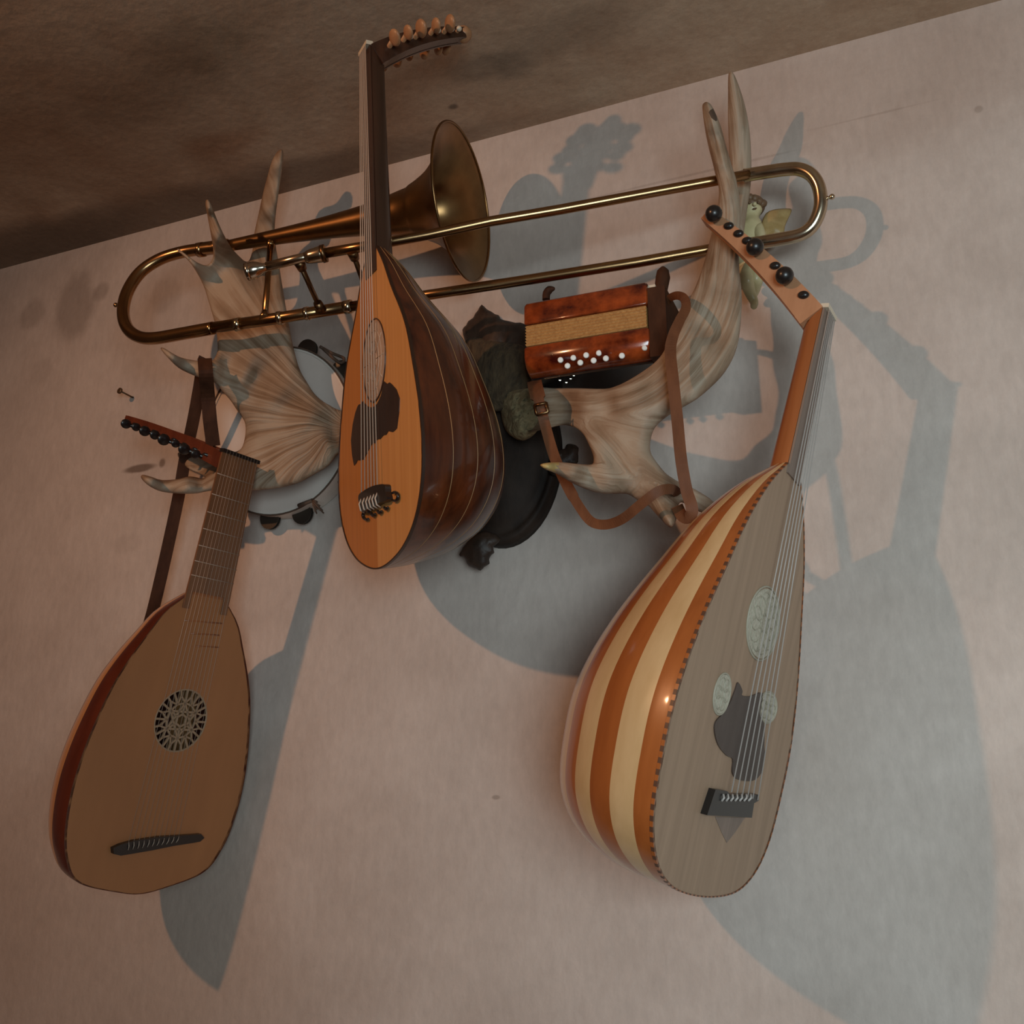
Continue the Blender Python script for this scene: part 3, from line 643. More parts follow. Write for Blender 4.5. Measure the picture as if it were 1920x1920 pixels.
for k in range(8):
    f = .12+.108*k; v_ = (.9, 1.1, .8, 1.15, .95, 1.05, .85, 1.0)[k]
    lu.peg(f, 1, MT['ebony'], MT['ebony'], 'leaf', .0032, .010, .0080*v_, None, .6)
    lu.peg(f+.045, -1, MT['ebony'], MT['ebony'], 'leaf', .0032, .004, .0082*v_, None, .80+.25*(v_-.8))

# strap of the lute, looped over a tine
def px_path(P, n=6): return [at(*p) for p in spline(P, n)]
mb = MB(); mb.ribbon(px_path([(384, 673, .228), (386, 700, .232), (390, 745, .20), (394, 790, .185), (400, 836, .165)]), .022, .003)
mb.ribbon(px_path([(384, 673, .226), (383, 676, .190), (379, 692, .165), (373, 730, .15), (362, 790, .13), (347, 860, .105), (335, 930, .095), (318, 1010, .085), (300, 1090, .075), (284, 1155, .06), (262, 1230, .035), (240, 1320, .022)]), .020, .003)
tag(mb.build('strap', MT['leather_dark'], lu.root, lu.pos), 'dark brown leather strap')
bpy.context.view_layer.update()
for o in lu.root.children:
    if o.name.startswith('strap'):
        o.data.transform(Matrix([list(r) for r in lu.R.T]).to_4x4())

# ---------------------------------------------------------------- antlers on their plaque
AO = at(945, 800, 0)
tro = thing('antler_trophy', 'pair of broad moose antlers on a dark carved oval plaque, centre of the wall', 'antlers', AO)
def ridge_from(px, py, d, amp=.10, fr=14.0):
    o = at(px, py, d)
    def f(p):
        v = np.asarray(p)-o; a = math.atan2(v[2], v[0]); l = np.linalg.norm(v)
        return amp*noise.noise(Vector((a*fr, l*6, 1.7)))+amp*.5*noise.noise(Vector((a*fr*2.3, l*9, 7.7)))
    return f
left = [(640, 846), (617, 872), (590, 889), (565, 903), (540, 911), (512, 916), (485, 919), (463, 919), (425, 918), (390, 921), (370, 925), (346, 926), (325, 925), (304, 922), (290, 917), (278, 910), (268, 901), (264, 894), (268, 890), (284, 894), (304, 900), (335, 898), (356, 893), (378, 897), (384, 893), (366, 885), (350, 876), (338, 863), (333, 851), (340, 848), (360, 852), (390, 852), (420, 850), (445, 846), (455, 836), (460, 815), (460, 796), (455, 784), (445, 770), (433, 752), (419, 736), (403, 718), (385, 712), (361, 703), (335, 690), (315, 671), (303, 657), (302, 652), (308, 653), (318, 659), (332, 667), (346, 672), (374, 677), (395, 677), (403, 670), (408, 656), (407, 632), (403, 607), (398, 588), (390, 562), (384, 542), (377, 526), (367, 508), (356, 492), (343, 479), (333, 470), (335, 467), (348, 476), (362, 487), (374, 494), (385, 497), (394, 493), (400, 478), (398, 455), (393, 427), (388, 400), (385, 381), (388, 374), (394, 379), (406, 409), (414, 428), (424, 448), (436, 467), (450, 482), (460, 490), (468, 487), (474, 465), (477, 437), (485, 400), (494, 359), (503, 325), (510, 302), (518, 287), (526, 280), (531, 286), (529, 318), (523, 359), (518, 395), (515, 430), (517, 460), (523, 495), (530, 540), (538, 588), (545, 628), (554, 667), (563, 695), (577, 719), (588, 736), (601, 749), (618, 760), (640, 770), (700, 782), (830, 786), (830, 826), (700, 832)]
dl = [(700, 805, .042), (830, 805, .042), (640, 810, .078), (600, 830, .11), (560, 780, .12), (500, 720, .135), (470, 600, .16), (430, 540, .165), (400, 420, .25), (388, 378, .28), (335, 470, .24), (495, 480, .115), (505, 440, .10), (510, 360, .125), (527, 283, .16), (440, 690, .16), (385, 690, .20), (304, 654, .25), (520, 860, .12), (460, 880, .125), (400, 905, .13), (340, 912, .16), (266, 895, .20), (380, 868, .085), (336, 852, .09)]
mb = solid_from_outline(left, dl, 24, .019, ridge=ridge_from(720, 880, .05, .06, 16))
antl = mb.build('antler', antler_mat('antler_bone_left', at(680, 820, .05)-AO), tro, AO); antl['label'] = 'left moose antler with four raised tines'
right = [(985, 745), (1004, 727), (1040, 728), (1082, 728), (1134, 729), (1155, 724), (1173, 716), (1200, 700), (1225, 682), (1240, 666), (1249, 650), (1264, 619), (1277, 596), (1290, 567), (1306, 533), (1317, 502), (1325, 475), (1331, 450), (1340, 412), (1346, 385), (1348, 360), (1346, 343), (1341, 326), (1336, 305), (1330, 282), (1324, 255), (1320, 230), (1317, 204), (1318, 195), (1325, 191), (1333, 196), (1340, 209), (1351, 235), (1361, 272), (1368, 295), (1374, 316), (1380, 334), (1385, 360), (1388, 385), (1388, 425), (1386, 460), (1386, 500), (1389, 530), (1391, 560), (1390, 589), (1388, 615), (1384, 642), (1376, 668), (1363, 692), (1350, 709), (1334, 725), (1307, 748), (1278, 765), (1252, 780), (1233, 796), (1224, 810), (1220, 825), (1219, 842), (1225, 858), (1246, 885), (1259, 895), (1272, 903), (1290, 911), (1304, 918), (1330, 934), (1345, 950), (1340, 962), (1318, 962), (1296, 952), (1278, 942), (1271, 950), (1270, 965), (1266, 980), (1259, 989), (1250, 985), (1238, 973), (1226, 960), (1215, 948), (1197, 939), (1185, 931), (1173, 926), (1145, 926), (1121, 924), (1098, 917), (1074, 906), (1058, 897), (1043, 888), (1025, 881), (1013, 873), (1018, 869), (1035, 867), (1056, 867), (1085, 870), (1108, 871), (1113, 864), (1111, 850), (1100, 825), (1093, 813), (1082, 804), (1070, 799), (1056, 797), (1040, 800), (1015, 806), (985, 806)]
dr = [(985, 775, .085), (1040, 765, .12), (1120, 765, .185), (1180, 750, .212), (1235, 700, .20), (1290, 660, .19), (1340, 600, .150), (1355, 500, .128), (1362, 420, .127), (1348, 330, .142), (1345, 300, .150), (1326, 200, .175), (1170, 850, .20), (1120, 895, .225), (1060, 880, .26), (1015, 873, .29), (1220, 920, .20), (1256, 985, .22), (1290, 930, .165), (1340, 955, .13)]
def tips(x, y):
    if x < 1046-(y-873)*.5 and y > 862 and y < 895: return 1
    return 2 if (1329 < x < 1345 and 206-(x-1334)*.4 < y < 224 and x > 1320+(y-191)*.42) else 0
mb = solid_from_outline(right, dr, 26, .021, ridge=ridge_from(920, 790, .06, .06, 16), paint=tips)
antr = mb.build('antler', [antler_mat('antler_bone_right', at(985, 775, .085)-AO, True), grain('tine_tip_yellow', (.42, .30, .11), (.58, .44, .18), (60, 60, 60), rough=.5), MT['cord']], tro, AO); antr['label'] = 'right moose antler curving up, one tine with a yellow tip'
def add_flow(o, spines):
    """grain direction of the bone, stored per vertex: x across the branch, y along it"""
    me = o.data; P = np.array([v.co for v in me.vertices])+AO
    v = P-CAM; z = v@FW; px = np.stack([960+FPX*(v@RT)/z, 960-FPX*(v@UP)/z], 1)
    W_ = np.zeros(len(px)); F_ = np.zeros((len(px), 3))
    for q, sp in enumerate(spines):
        S = spline(sp, 10); d0 = np.r_[0, np.cumsum(np.linalg.norm(np.diff(S, axis=0), axis=1))]
        T = np.gradient(S, axis=0); T /= np.linalg.norm(T, axis=1)[:, None]
        D = np.linalg.norm(px[:, None]-S[None], axis=2); k = D.argmin(1); dd = D[np.arange(len(px)), k]
        rel = px-S[k]; ac = rel[:, 0]*T[k][:, 1]-rel[:, 1]*T[k][:, 0]
        w = 1.0/(dd**2+30.0)**1.5; W_ += w; F_ += w[:, None]*np.stack([ac/11.0, d0[k]/150.0, np.zeros(len(px))], 1)
    F_ /= W_[:, None]; a = me.attributes.new('flow', 'FLOAT_VECTOR', 'POINT'); a.data.foreach_set('vector', F_.astype(np.float32).ravel())
add_flow(antr, [[(960, 778), (1040, 768), (1120, 765), (1200, 742), (1260, 700), (1310, 640), (1345, 560), (1360, 470), (1366, 390), (1350, 310), (1326, 215)],
                [(1110, 800), (1150, 840), (1190, 890), (1225, 930), (1256, 980)], [(1200, 900), (1130, 898), (1060, 884), (1016, 873)], [(1210, 890), (1270, 920), (1340, 955)]])
# hind tine of the right antler, separate branch behind the slide
tip = px_path([(1372, 440, .115), (1380, 390, .075), (1387, 345, .062), (1388, 290, .070), (1384, 230, .095), (1378, 180, .112), (1370, 136, .13)], 5)
mb = MB(); K = len(tip); mb.tube(tip, [.0165*(1-.05*(i/(K-1)))*(1 if i < K*.55 else 1-.82*((i/(K-1)-.55)/.45)**1.8) for i in range(K)], 16)
ti = mb.build('tine', bpy.data.materials['antler_bone_right'], tro, AO); ti['label'] = 'tall hind tine of the right antler'
add_flow(ti, [[(1372, 440), (1386, 345), (1384, 230), (1370, 140)]])
# domed oval shield, carved leaves, hide and burr
c0 = at(950, 862, 0); X = np.array([1., 0, 0]); Z = np.array([0, 0, 1.])
rx_ = abs(at(1058, 870, .02)[0]-at(950, 870, .02)[0]); rz_ = abs(at(950, 1022, .02)[2]-c0[2])
mb = MB(); rings = []
for s_, y in ((1.0, .002), (1.0, .018), (.985, .026), (.95, .030), (.90, .027), (.86, .026), (.80, .034), (.62, .045), (.38, .052), (.12, .055), (.01, .055)):
    rings.append([c0+X*rx_*s_*math.cos(q)+Z*rz_*s_*math.sin(q)+np.array([0, -y, 0]) for q in np.linspace(0, 2*math.pi, 48, endpoint=False)])
mb.loft(rings, True, True); mb.build('shield', MT['plaque'], tro, AO)
leaf_top = [(867, 618), (874, 610), (878, 602), (887, 596), (891, 588), (896, 582), (903, 571), (913, 580), (921, 584), (928, 589), (935, 591), (938, 597), (944, 600), (954, 602), (966, 605), (985, 608), (995, 640), (990, 690), (960, 720), (910, 710), (885, 670), (872, 640)]
solid_from_outline(leaf_top, [(903, 573, .035), (930, 640, .05), (870, 620, .03), (985, 620, .035), (930, 710, .05)], 26, .022, step=6, rings=(2, 5, 9), sub=2, ridge=ridge_from(930, 700, .05, .35, 7)).build('carved_leaf', MT['leaf_carved'], tro, AO)
leaf_bot = [(880, 1012), (861, 1040), (868, 1044), (874, 1051), (877, 1058), (882, 1062), (892, 1066), (901, 1070), (908, 1063), (918, 1057), (917, 1049), (921, 1041), (927, 1036), (925, 1025), (940, 1010), (910, 995)]
solid_from_outline(leaf_bot, [(900, 1065, .03), (900, 1015, .04), (865, 1040, .028)], 18, .016, step=6, rings=(2, 5, 9), sub=2, ridge=ridge_from(905, 1000, .04, .35, 7)).build('carved_leaf', MT['leaf_carved'], tro, AO)
leaf_r = [(1030, 862), (1046, 846), (1053, 842), (1059, 841), (1062, 834), (1068, 832), (1078, 834), (1085, 840), (1084, 850), (1084, 866), (1076, 872), (1060, 874), (1050, 890), (1030, 890)]
solid_from_outline(leaf_r, [(1075, 845, .03), (1035, 875, .035)], 14, .014, step=6, rings=(2, 5, 9), sub=2, ridge=ridge_from(1035, 880, .03, .3, 6)).build('carved_leaf', MT['leaf_carved'], tro, AO)
skin = [(872, 640), (900, 632), (940, 640), (985, 650), (1000, 690), (1003, 730), (985, 752), (950, 768), (915, 770), (890, 730), (876, 690)]
solid_from_outline(skin, [(940, 700, .07), (880, 660, .05), (995, 720, .07)], 40, .03, step=7, rings=(3, 7, 13), ridge=ridge_from(940, 780, .06, .3, 9)).build('hide', MT['fur'], tro, AO)['label'] = 'brown furry hide on the skull plate'
burr = [(938, 752), (955, 734), (985, 728), (1005, 730), (1014, 745), (1018, 775), (1012, 800), (998, 818), (980, 826), (962, 820), (948, 806), (940, 782)]
solid_from_outline(burr, [(978, 775, .095), (940, 780, .06), (1015, 775, .10)], 24, .034, step=6, rings=(2, 5, 9), ridge=ridge_from(978, 778, .09, .45, 8)).build('burr', MT['burr'], tro, AO)['label'] = 'rough hairy burr at the antler root'

# ---------------------------------------------------------------- trombone
TO = at(870, 500, 0.1685)
tb = thing('trombone', 'old brass trombone laid across both antlers with its slide to the right', 'trombone', TO)
def path(P, n=8): return [at(*p) for p in spline(P, n)]
def tpart(name, P, r, m, n=8, k=14, parent=None, lab=None):
    mb = MB(); mb.tube(path(P, n) if n else [at(*p) for p in P], r, k); o = mb.build(name, m, parent or tb, TO)
    if lab: o['label'] = lab
    return o
# bell: lathe about an axis from the tuning slide to the rim
A = at(427, 461, .164); Bc = at(867, 380, .137); ax = Bc-A; Lb = np.linalg.norm(ax); ax /= Lb
m_ = mpp(867, 380, .142); Rb = 146*m_
u_ = np.cross(ax, [0, 1., 0]); u_ /= np.linalg.norm(u_); v_ = np.cross(ax, u_)
fr_ = [(0, .0095), (.18, .012), (.39, .0165), (.56, .0225), (.68, .0285), (.77, .0365), (.84, .047), (.89, .058), (.93, .072), (.96, .088), (.982, .104), (1.0, Rb)]
fs_ = np.array([f for f, r in fr_]); rs_ = np.array([r for f, r in fr_])
ff = np.concatenate([np.linspace(0, .8, 20)[:-1], np.linspace(.8, 1, 22)]); rr_ = np.interp(ff, fs_, rs_)
for _ in range(3): rr_[1:-1] = (rr_[:-2]+2*rr_[1:-1]+rr_[2:])/4
def ringat(c, r, n=44): return [c+r*(u_*math.cos(q)+v_*math.sin(q)) for q in np.linspace(0, 2*math.pi, n, endpoint=False)]
mb = MB(); prof_ = [(f, r) for f, r in zip(ff, rr_)]
rings = [ringat(A+ax*Lb*f, r) for f, r in prof_]+[ringat(A+ax*Lb*f, max(r-.0013, .004)) for f, r in prof_[::-1][:-3]]
mb.loft(rings, True, True); bell = mb.build('bell', MT['brass_bell'], tb, TO)
mb = MB(); pl = ringat(Bc, Rb, 60); mb.tube(pl+[pl[0]], .0022, 8, False); mb.build('bell_rim', MT['brass_bell'], bell, np.zeros(3)+TO)
tpart('tuning_slide', [(430, 460.5, 0.1660), (395, 465, 0.1702), (345, 472, 0.1769), (300, 486, 0.1869), (262, 512, 0.1987), (238, 550, 0.2113), (231, 588, 0.2220), (240, 617, 0.2280), (262, 632, 0.2280), (292, 634, 0.2280), (345, 625, 0.2280), (400, 615, 0.2280)], .0105, MT['brass'])
tpart('bell_tube', [(380, 467, 0.1703), (428, 460.5, 0.1660)], .0118, MT['brass'], 0)
tpart('ferrule', [(372, 469, 0.1705), (382, 467.5, 0.1705)], .0128, MT['brass'], 0)
tpart('slide_tube', [(398, 614.5, 0.2280), (525, 596, 0.2120), (660, 574, 0.1950)], .0092, MT['brass'], 0)
tpart('slide_tube', [(650, 576, 0.1962), (830, 549, 0.1694), (1000, 523, 0.1427), (1200, 491, 0.1113), (1330, 467.5, 0.0908), (1413, 457, 0.0800)], .0078, MT['brass'], 0)
for a, b in (((440, 609, 0.2227), (452, 607, 0.2212)), ((521, 596.5, 0.2125), (530, 595, 0.2114)), ((572, 588.5, 0.2061), (580, 587, 0.2050)), ((646, 576.5, 0.1967), (660, 574, 0.1950))):
    tpart('ferrule', [a, b], .0106, MT['nickel'], 0)
# mouthpiece and slide
tpart('slide_tube', [(500, 500, 0.3190), (560, 485, 0.3060), (612, 474, 0.2948)], .0070, MT['nickel'], 0)
tpart('slide_tube', [(608, 475, 0.2957), (690, 461, 0.2780), (800, 441, 0.2511), (920, 415, 0.2215), (1050, 393, 0.1894), (1200, 365, 0.1524), (1340, 339, 0.1177), (1413, 325.5, 0.1020)], .0075, MT['brass'], 0)
tpart('slide_crook', [(1395, 329, 0.1009), (1440, 322, 0.1020), (1473, 317.5, 0.1020), (1499, 317.5, 0.1020), (1521, 328, 0.1010), (1535, 350, 0.0975), (1539, 381, 0.0925), (1532, 408, 0.0881), (1519, 428, 0.0849), (1498, 441, 0.0827), (1460, 449, 0.0815), (1405, 458, 0.0800)], .0096, MT['nickel'])
tpart('collar', [(572, 483.5, 0.3034), (582, 481, 0.3013), (600, 477, 0.2974), (611, 474.5, 0.2950)], [.0080, .0105, .0120, .0120], MT['nickel'], 0)
tpart('collar', [(603, 476.5, 0.2967), (611, 474.5, 0.2950)], .0132, MT['brass_dark'], 0)
tpart('mouthpiece', [(466, 509, 0.3263), (470, 507.8, 0.3254), (478, 506, 0.3237), (486, 504, 0.3220), (494, 502, 0.3203), (506, 499, 0.3177)], [.0125, .0130, .0125, .0105, .0068, .0060], MT['silver'], 0)
mb = MB(); pr = at(462.5, 509.7, 0.3270); pq = at(470, 507.8, 0.3254); mb.tube([pr, pq], [.0135, .0135], 18); mb.build('mouthpiece_rim', MT['silver'], tb, TO)
for a, b, w, m in (((508, 452, 0.1580), (496, 598, 0.2220), .0058, 'brass'), ((560, 489, 0.2980), (602, 582, 0.2120), .0060, 'brass_dark'), ((660, 470, 0.2840), (692, 560, 0.1980), .0060, 'brass_dark')):
    mb = MB(); mb.tube([at(*a), at(*b)], w, 10, flat=.6); o = mb.build('brace', MT[m], tb, TO)
    for e in (a, b):
        e0 = at(*e); q = at(*(b if e is a else a)); d = (q-e0)/np.linalg.norm(q-e0); mb = MB(); mb.tube([e0, e0+d*.016], [w*1.5, w*1.1], 12); mb.build('brace_socket', MT[m], o, TO)
for p, q, m in (((1541, 375, 0.0920), (1560, 369, 0.0920), 'nickel'), ((230, 574, 0.2000), (217, 572, 0.2000), 'brass')):
    mb = MB(); a, b = at(*p), at(*q); mb.tube([a, b], [.003, .0022], 8); mb.ball(b, .0042, 10, 7); mb.build('bumper_knob', MT[m], tb, TO)

# ---------------------------------------------------------------- tambourine behind the left antler
TC = at(522, 808, .052)
ta = thing('tambourine', 'white skin-headed tambourine hanging behind the left antler', 'tambourine', TC)
tu = np.array([1., 0, -.02]); tu /= np.linalg.norm(tu); tw = np.array([0, -.12, 1.]); tw /= np.linalg.norm(tw); tn = np.cross(tu, tw)   # tn points to the room (-y)
if tn[1] > 0: tn = -tn
RTm = 162*mpp(522, 808, .05)
def tring(r, h, n=72): return [TC+r*(tu*math.cos(q)+tw*math.sin(q))+tn*h for q in np.linspace(0, 2*math.pi, n, endpoint=False)]
mb = MB(); mb.loft([tring(RTm, -.034), tring(RTm, .006), tring(RTm-.006, .006), tring(RTm-.006, -.034), tring(RTm, -.034)], True, False, 0, False)
hp = mb.build('hoop', MT['hoop'], ta, TC)
mb = MB(); pl = tring(RTm-.001, .0065); mb.tube(pl+[pl[0]], .0016, 8, False); mb.build('hoop_edge', MT['cord'], hp, TC)
mb = MB(); mb.loft([tring(RTm-.005, .004), tring(RTm*.5, .0035), tring(.001, .0035)], True, True); mb.loft([tring(RTm-.005, .003), tring(.001, .0025)], True, True); mb.build('drumhead', MT['skin_head'], ta, TC)
for q in (-100, -75, -35, -8, 38, 70):
    a = math.radians(q); p = TC+(RTm+.002)*(tu*math.cos(a)+tw*math.sin(a))-tn*.014; rd = tu*math.cos(a)+tw*math.sin(a); td = -tu*math.sin(a)+tw*math.cos(a)
    mb = MB()
    for h in (-.003, .003):
        pts = [p+td*.0+tn*h+.019*(td*math.cos(z)+rd*math.sin(z)) for z in np.linspace(0, 2*math.pi, 22, endpoint=False)]; mb.loft([pts, [x+tn*.0015 for x in pts]], True, True)
    mb.build('jingle', MT['jingle'], ta, TC)
mb = MB()
ta0 = at(586, 938, .075)
for k in range(14):
    random.seed(k); e = at(586+random.uniform(4, 22), 938+random.uniform(0, 26), .06+random.uniform(0, .02)); mb.tube([ta0, (ta0+e)/2+np.array([0, -.003, 0]), e], .0014, 5)
mb.tube([at(560, 948, .07), ta0], .0035, 8)
mb.build('tassel', MT['cord'], ta, TC)
mb = MB(); mb.tube(path([(600, 650, .07), (622, 662, .065), (645, 672, .06), (636, 680, .064), (606, 654, .07)], 4), .0028, 6); mb.build('cord', MT['cord'], ta, TC)

# ---------------------------------------------------------------- button accordion on the right antler
DF, DB = .165, .045
p0 = at(981, 566, DF); p1 = at(1212, 524, DF); AW = np.linalg.norm(p1-p0); ux = (p1-p0)/AW; uz = np.array([0, 0, 1.]); uy = np.cross(uz, ux); uy /= np.linalg.norm(uy)   # uy: to the wall
if uy[1] < 0: uy = -uy
zt = p0[2]; zb_ = at(986, 700, DF)[2]; HA = zt-zb_; DP = DF-DB
ac = thing('accordion', 'small tortoise-red button accordion with gold bellows, resting on the right antler', 'accordion', p0+ux*AW/2-uz*HA)
AOo = p0+ux*AW/2-uz*HA
def apt(x, y, z): return p0+ux*x+uy*y-uz*z          # x right, y back, z down
def rbox(x0, x1, y0, y1, z0, z1, rt=.004, rbm=.004, m=None, name='casing', rx=.004):
    """block with rounded front edges, profile in (y,z) swept along x with softened ends"""
    def pro(s):
        P = []
        for q in np.linspace(0, math.pi/2, 6): P.append((y0+rt-(rt-s)*math.sin(math.pi/2-q) if False else y0+rt-(rt)*math.cos(q)+s, z0+rt-rt*math.sin(q)+s))
        P2 = [(y1-s, z0+s), (y1-s, z1-s)]
        P3 = [(y0+rbm-rbm*math.sin(q)+s, z1-rbm+rbm*math.cos(q)-s) for q in np.linspace(0, math.pi/2, 10)]
        return P+P2+P3
    rings = []
    for x, s in ((x0, rx), (x0+rx*.35, rx*.3), (x0+rx, 0), (x1-rx, 0), (x1-rx*.35, rx*.3), (x1, rx)):
        rings.append([apt(x, y, z) for y, z in pro(s)])
    mb = MB(); mb.loft(rings, True, True, 0, True); return mb.build(name, m, ac, AOo, 38)
h1, h2 = HA*.335, HA*.62
rbox(0, AW, 0, DP, 0, h1-.001, .010, .002, MT['celluloid'], 'casing')['label'] = 'upper tortoise-red end of the accordion'
rbox(0, AW*1.005, 0, DP, h2+.002, HA-.002, .002, .026, MT['celluloid'], 'casing')['label'] = 'lower tortoise-red end with white buttons'
mb = MB(); NB = 7
for k in range(NB):
    a, b = h1+(h2-h1)*k/NB, h1+(h2-h1)*(k+1)/NB; c = (a+b)/2
    mb.loft([[apt(AW*.02, .003, a), apt(AW*.98, .003, a), apt(AW*.98, DP*.97, a), apt(AW*.02, DP*.97, a)], [apt(AW*.012, .0012, c), apt(AW*.988, .0012, c), apt(AW*.988, DP*.98, c), apt(AW*.012, DP*.98, c)], [apt(AW*.02, .003, b), apt(AW*.98, .003, b), apt(AW*.98, DP*.97, b), apt(AW*.02, DP*.97, b)]], True, True, 0, False)
mb.build('bellows', MT['bellows'], ac, AOo)
# black bottom plate with pierced pattern, dark end panel
mb = MB(); mb.box(apt(AW/2, .016+DP*.5, HA-.001), ux*AW*.49, uy*DP*.42, uz*.0025); bp_ = mb.build('bottom_plate', MT['black'], ac, AOo)
mb = MB(); mb.box(apt(AW+.012, DP*.5, HA*.56), ux*.0125, uy*DP*.47, uz*HA*.46); mb.build('end_panel', MT['leather_dark'], ac, AOo)
mb = MB(); mb.box(apt(AW+.004, DP*.12, h1*.55), ux*.006, uy*.006, uz*h1*.42); mb.build('corner_plate', MT['ivory'], ac, AOo)
def lowface(px, py):                                 # ray onto the rounded lower casing (front plane, then its bevel)
    r = ray(px, py); best = None
    for k in range(120):
        y = k*.0006; n = uy; t = ((p0+uy*y-CAM)@n)/(r@n); p = CAM+t*r; z = -(p-p0)@uz; zz = HA-.002-z
        rb_ = .026; yy = 0 if zz > rb_ else rb_-math.sqrt(max(rb_**2-(rb_-zz)**2, 0))
        if zz <= 0.0:
            return p if False else CAM+(HA+.0017+(p0-CAM)@-uz)/(r@-uz)*r
        if y >= yy: return p
    return p
for p in ((1051, 675), (1064, 686), (1075, 671), (1088, 680), (1099, 666), (1113, 676), (1123, 662), (1136, 672), (1166, 667), (1209, 652)):
    q = lowface(*p); mb = MB(); n = tocam(q); mb.tube([q-n*.004, q+n*.0022, q+n*.003], [.0042, .0042, .003], 14); mb.build('button', MT['white_button'], ac, AOo)
for p in ((1149, 695), (1166, 691), (1167, 698), (1183, 691), (1182, 698), (1200, 683), (1050, 712), (1070, 709), (1062, 716), (1012, 715), (1076, 703)):
    q = lowface(*p); n = tocam(q); mb = MB(); mb.tube([q-n*.002, q+n*.0012], [.0022, .0018], 8); mb.build('grille_stud', MT['silver'], ac, AOo)
mb = MB(); mb.tube([at(1236, 580, .12), at(1239, 545, .12), at(1243, 520, .12), at(1243, 508, .12), at(1243, 501, .12)], [.009, .0095, .0105, .0085, .003], 14); mb.build('strap_tab', MT['leather_dark'], ac, AOo)
mb = MB(); mb.tube(path([(1024, 562, .12), (1025, 550, .12), (1031, 543, .12), (1040, 541, .12)], 4), [.006]*9+[.005, .004, .003, .002], 10); mb.build('strap_hook', MT['leather_dark'], ac, AOo)
mb = MB(); mb.ribbon(path([(1238, 588, .13), (1247, 572, .14), (1256, 559, .155), (1270, 554, .175), (1283, 560, .195), (1286, 578, .215), (1274, 602, .23), (1262, 630, .24), (1257, 660, .245), (1262, 712, .25), (1270, 788, .25), (1277, 860, .25), (1287, 918, .245), (1296, 946, .243), (1297, 962, .24), (1288, 971, .235), (1278, 966, .228), (1270, 950, .22)], 6),
                   [.009+.0055*min(1, i/48) for i in range(103)], .003)
mb.build('shoulder_strap', MT['leather'], ac, AOo)['label'] = 'long brown shoulder strap hanging on the right'
mb = MB(); mb.ribbon(path([(1002, 716, .165), (1004, 726, .195), (1008, 742, .205), (1014, 765, .205), (1023, 800, .20), (1036, 846, .205), (1050, 882, .212), (1066, 915, .215), (1083, 945, .218), (1104, 974, .222), (1122, 983, .225), (1145, 982, .23), (1170, 971, .24), (1196, 950, .25), (1216, 934, .256), (1233, 922, .256), (1250, 917, .248), (1264, 919, .225), (1271, 927, .185)], 6),
                   [.0205 if i < 14 else (.0145 if i < 46 else .0125) for i in range(109)], .003)
mb.build('shoulder_strap', MT['leather'], ac, AOo)['label'] = 'looped brown shoulder strap hanging on the left'
mb = MB()
for q in ((1013, 758), (1017, 776)): mb.tube([at(q[0]-11, q[1]+2, .212), at(q[0]+11, q[1]-3, .212)], .0022, 8)
mb.tube([at(1002, 760, .212), at(1006, 778, .212)], .0022, 8); mb.tube([at(1024, 755, .212), at(1028, 773, .212)], .0022, 8)
mb.build('buckle', MT['brass_dark'], ac, AOo)

# ---------------------------------------------------------------- winged figurine behind the right antler
GO = at(1405, 470, 0.043)
an_ = thing('angel_figurine', 'small cream winged cherub figurine with brown hair tucked behind the right antler', 'figurine', GO)
def skinmesh(name, joints, edges, m, parent, org, lv=2):
    me = bpy.data.meshes.new(name); me.from_pydata([tuple(np.asarray(j[0])-org) for j in joints], edges, [])
    o = bpy.data.objects.new(name, me); COL.objects.link(o); o.parent = parent
    md = o.modifiers.new('skin', 'SKIN'); sd = o.modifiers.new('sub', 'SUBSURF'); sd.levels = sd.render_levels = lv
    if not me.skin_vertices: me.skin_vertices.new() if hasattr(me.skin_vertices, 'new') else None
    for v, j in zip(me.skin_vertices[0].data, joints): v.radius = j[1] if not np.isscalar(j[1]) else (j[1], j[1])
    me.skin_vertices[0].data[0].use_root = True
    dg = bpy.context.evaluated_depsgraph_get(); ev = o.evaluated_get(dg); nm = bpy.data.meshes.new_from_object(ev)
    o.modifiers.clear(); o.data = nm; nm.materials.clear(); nm.materials.append(m)
    for p in nm.polygons: p.use_smooth = True
    return o
J = [(at(1402, 482, 0.038), .021), (at(1404, 450, 0.038), .019), (at(1406, 424, 0.038), .0205), (at(1408, 408, 0.038), .010), (at(1410, 396, 0.038), .017), (at(1411, 386, 0.038), .017),
     (at(1392, 425, 0.048), .009), (at(1384, 448, 0.058), .0075), (at(1388, 468, 0.063), .006),
     (at(1422, 426, 0.048), .009), (at(1428, 448, 0.058), .0075), (at(1420, 468, 0.068), .006),
     (at(1396, 505, 0.048), .0135), (at(1400, 528, 0.063), .0115), (at(1406, 548, 0.048), .009), (at(1415, 568, 0.043), .0065), (at(1413, 577, 0.051), .005),
     (at(1414, 502, 0.043), .0135), (at(1418, 524, 0.051), .0115), (at(1414, 545, 0.033), .009), (at(1410, 560, 0.023), .006)]
E_ = [(0, 1), (1, 2), (2, 3), (3, 4), (4, 5), (2, 6), (6, 7), (7, 8), (2, 9), (9, 10), (10, 11), (0, 12), (12, 13), (13, 14), (14, 15), (15, 16), (0, 17), (17, 18), (18, 19), (19, 20)]
try:
    skinmesh('body', J, E_, MT['angel'], an_, GO)
except Exception as ex:
    print('skin failed', ex)
hd = at(1410, 391, 0.038); fwd = np.array([.35, -.93, -.1]); fwd /= np.linalg.norm(fwd); sd_ = np.cross([0, 0, 1.], fwd)
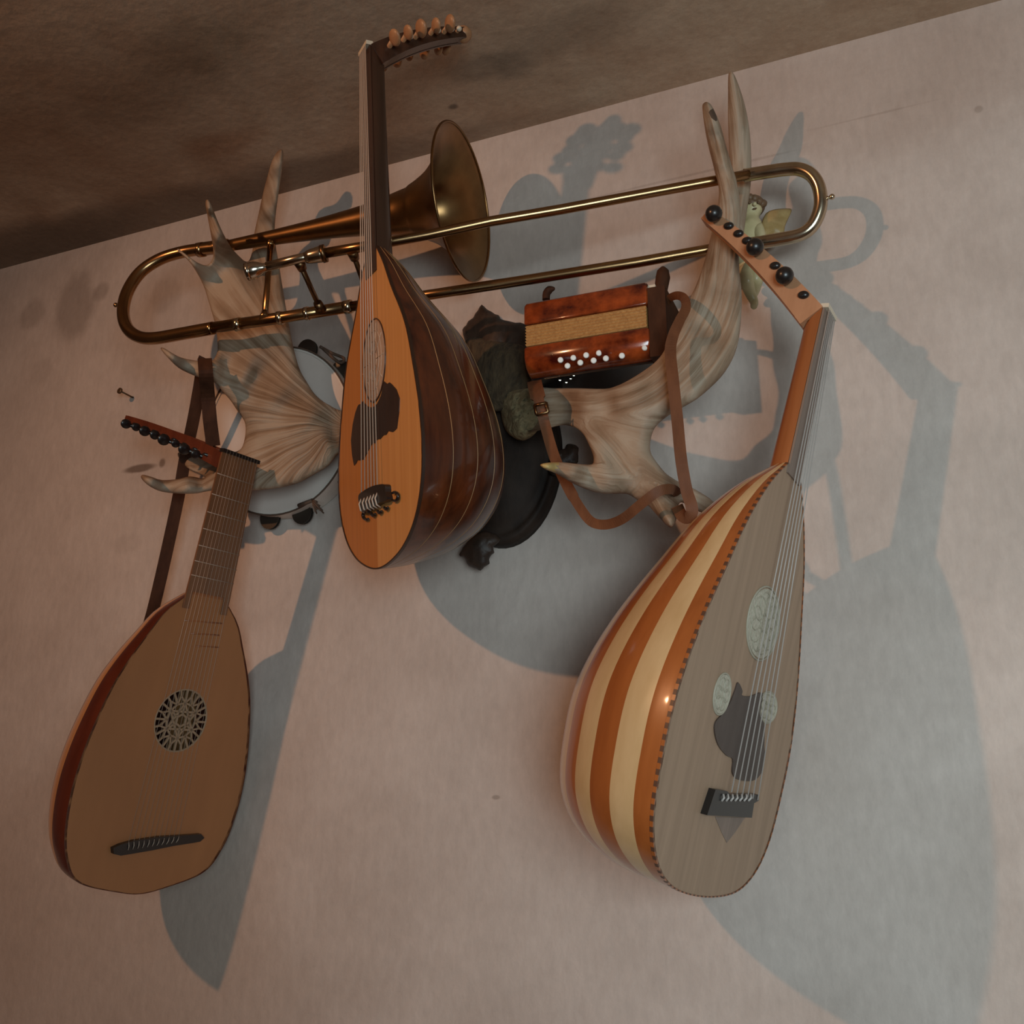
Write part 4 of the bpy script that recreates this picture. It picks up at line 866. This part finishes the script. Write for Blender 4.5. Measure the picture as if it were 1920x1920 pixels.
mb = MB(); mb.ball(hd+np.array([0, .004, .006]), (.0195, .0195, .0165), 18, 10)
for k in range(16):
    q = 2*math.pi*k/16; mb.ball(hd+np.array([.0165*math.cos(q), .004+.0165*math.sin(q), .007+.004*math.sin(3*q)]), .0062, 8, 6)
mb.build('hair', MT['angel_hair'], an_, GO)
mb = MB(); mb.ball(hd+fwd*.019-np.array([0, 0, .003]), .0032, 8, 6); mb.build('nose', MT['angel'], an_, GO)
for k in (-1, 1):
    mb = MB(); mb.ball(hd+fwd*.0165+sd_*.0065*k+np.array([0, 0, .001]), .0021, 8, 6); mb.build('eye', MT['angel_hair'], an_, GO)
mb = MB(); mb.ball(hd+fwd*.0168-np.array([0, 0, .0095]), (.0036, .0022, .0012), 8, 6); mb.build('mouth', MT['angel_hair'], an_, GO)
wing = [(1424, 440), (1428, 418), (1436, 400), (1450, 393), (1468, 391), (1482, 391), (1484, 397), (1478, 410), (1472, 424), (1470, 436), (1462, 446), (1455, 456), (1440, 460), (1428, 456)]
solid_from_outline(wing, [(1430, 435, 0.045), (1482, 395, 0.020), (1450, 450, 0.030)], 12, .007, step=5, rings=(2, 5), sub=2, ridge=ridge_from(1428, 440, .04, .3, 12)).build('wing', MT['angel_wing'], an_, GO)
wing2 = [(1388, 440), (1386, 416), (1380, 398), (1370, 392), (1362, 396), (1366, 420), (1372, 440), (1380, 452)]
solid_from_outline(wing2, [(1388, 435, 0.045), (1364, 396, 0.020)], 10, .007, step=5, rings=(2, 5), sub=2).build('wing', MT['angel_wing'], an_, GO)

# ---------------------------------------------------------------- nail
p = at(225, 733, .032); q = np.array([p[0]+.004, 0.004, p[2]-.002])
nl = thing('nail', 'bare round-headed nail sticking out of the wall, left of the strap', 'nail', q)
mb = MB(); mb.tube([q, p], .0016, 8); mb.build('shank', MT['iron'], nl, q)
mb = MB(); d_ = (p-q)/np.linalg.norm(p-q); mb.tube([p-d_*.001, p+d_*.002, p+d_*.003], [.006, .006, .0045], 14); mb.build('head', MT['iron'], nl, q)
bpy.context.view_layer.update()
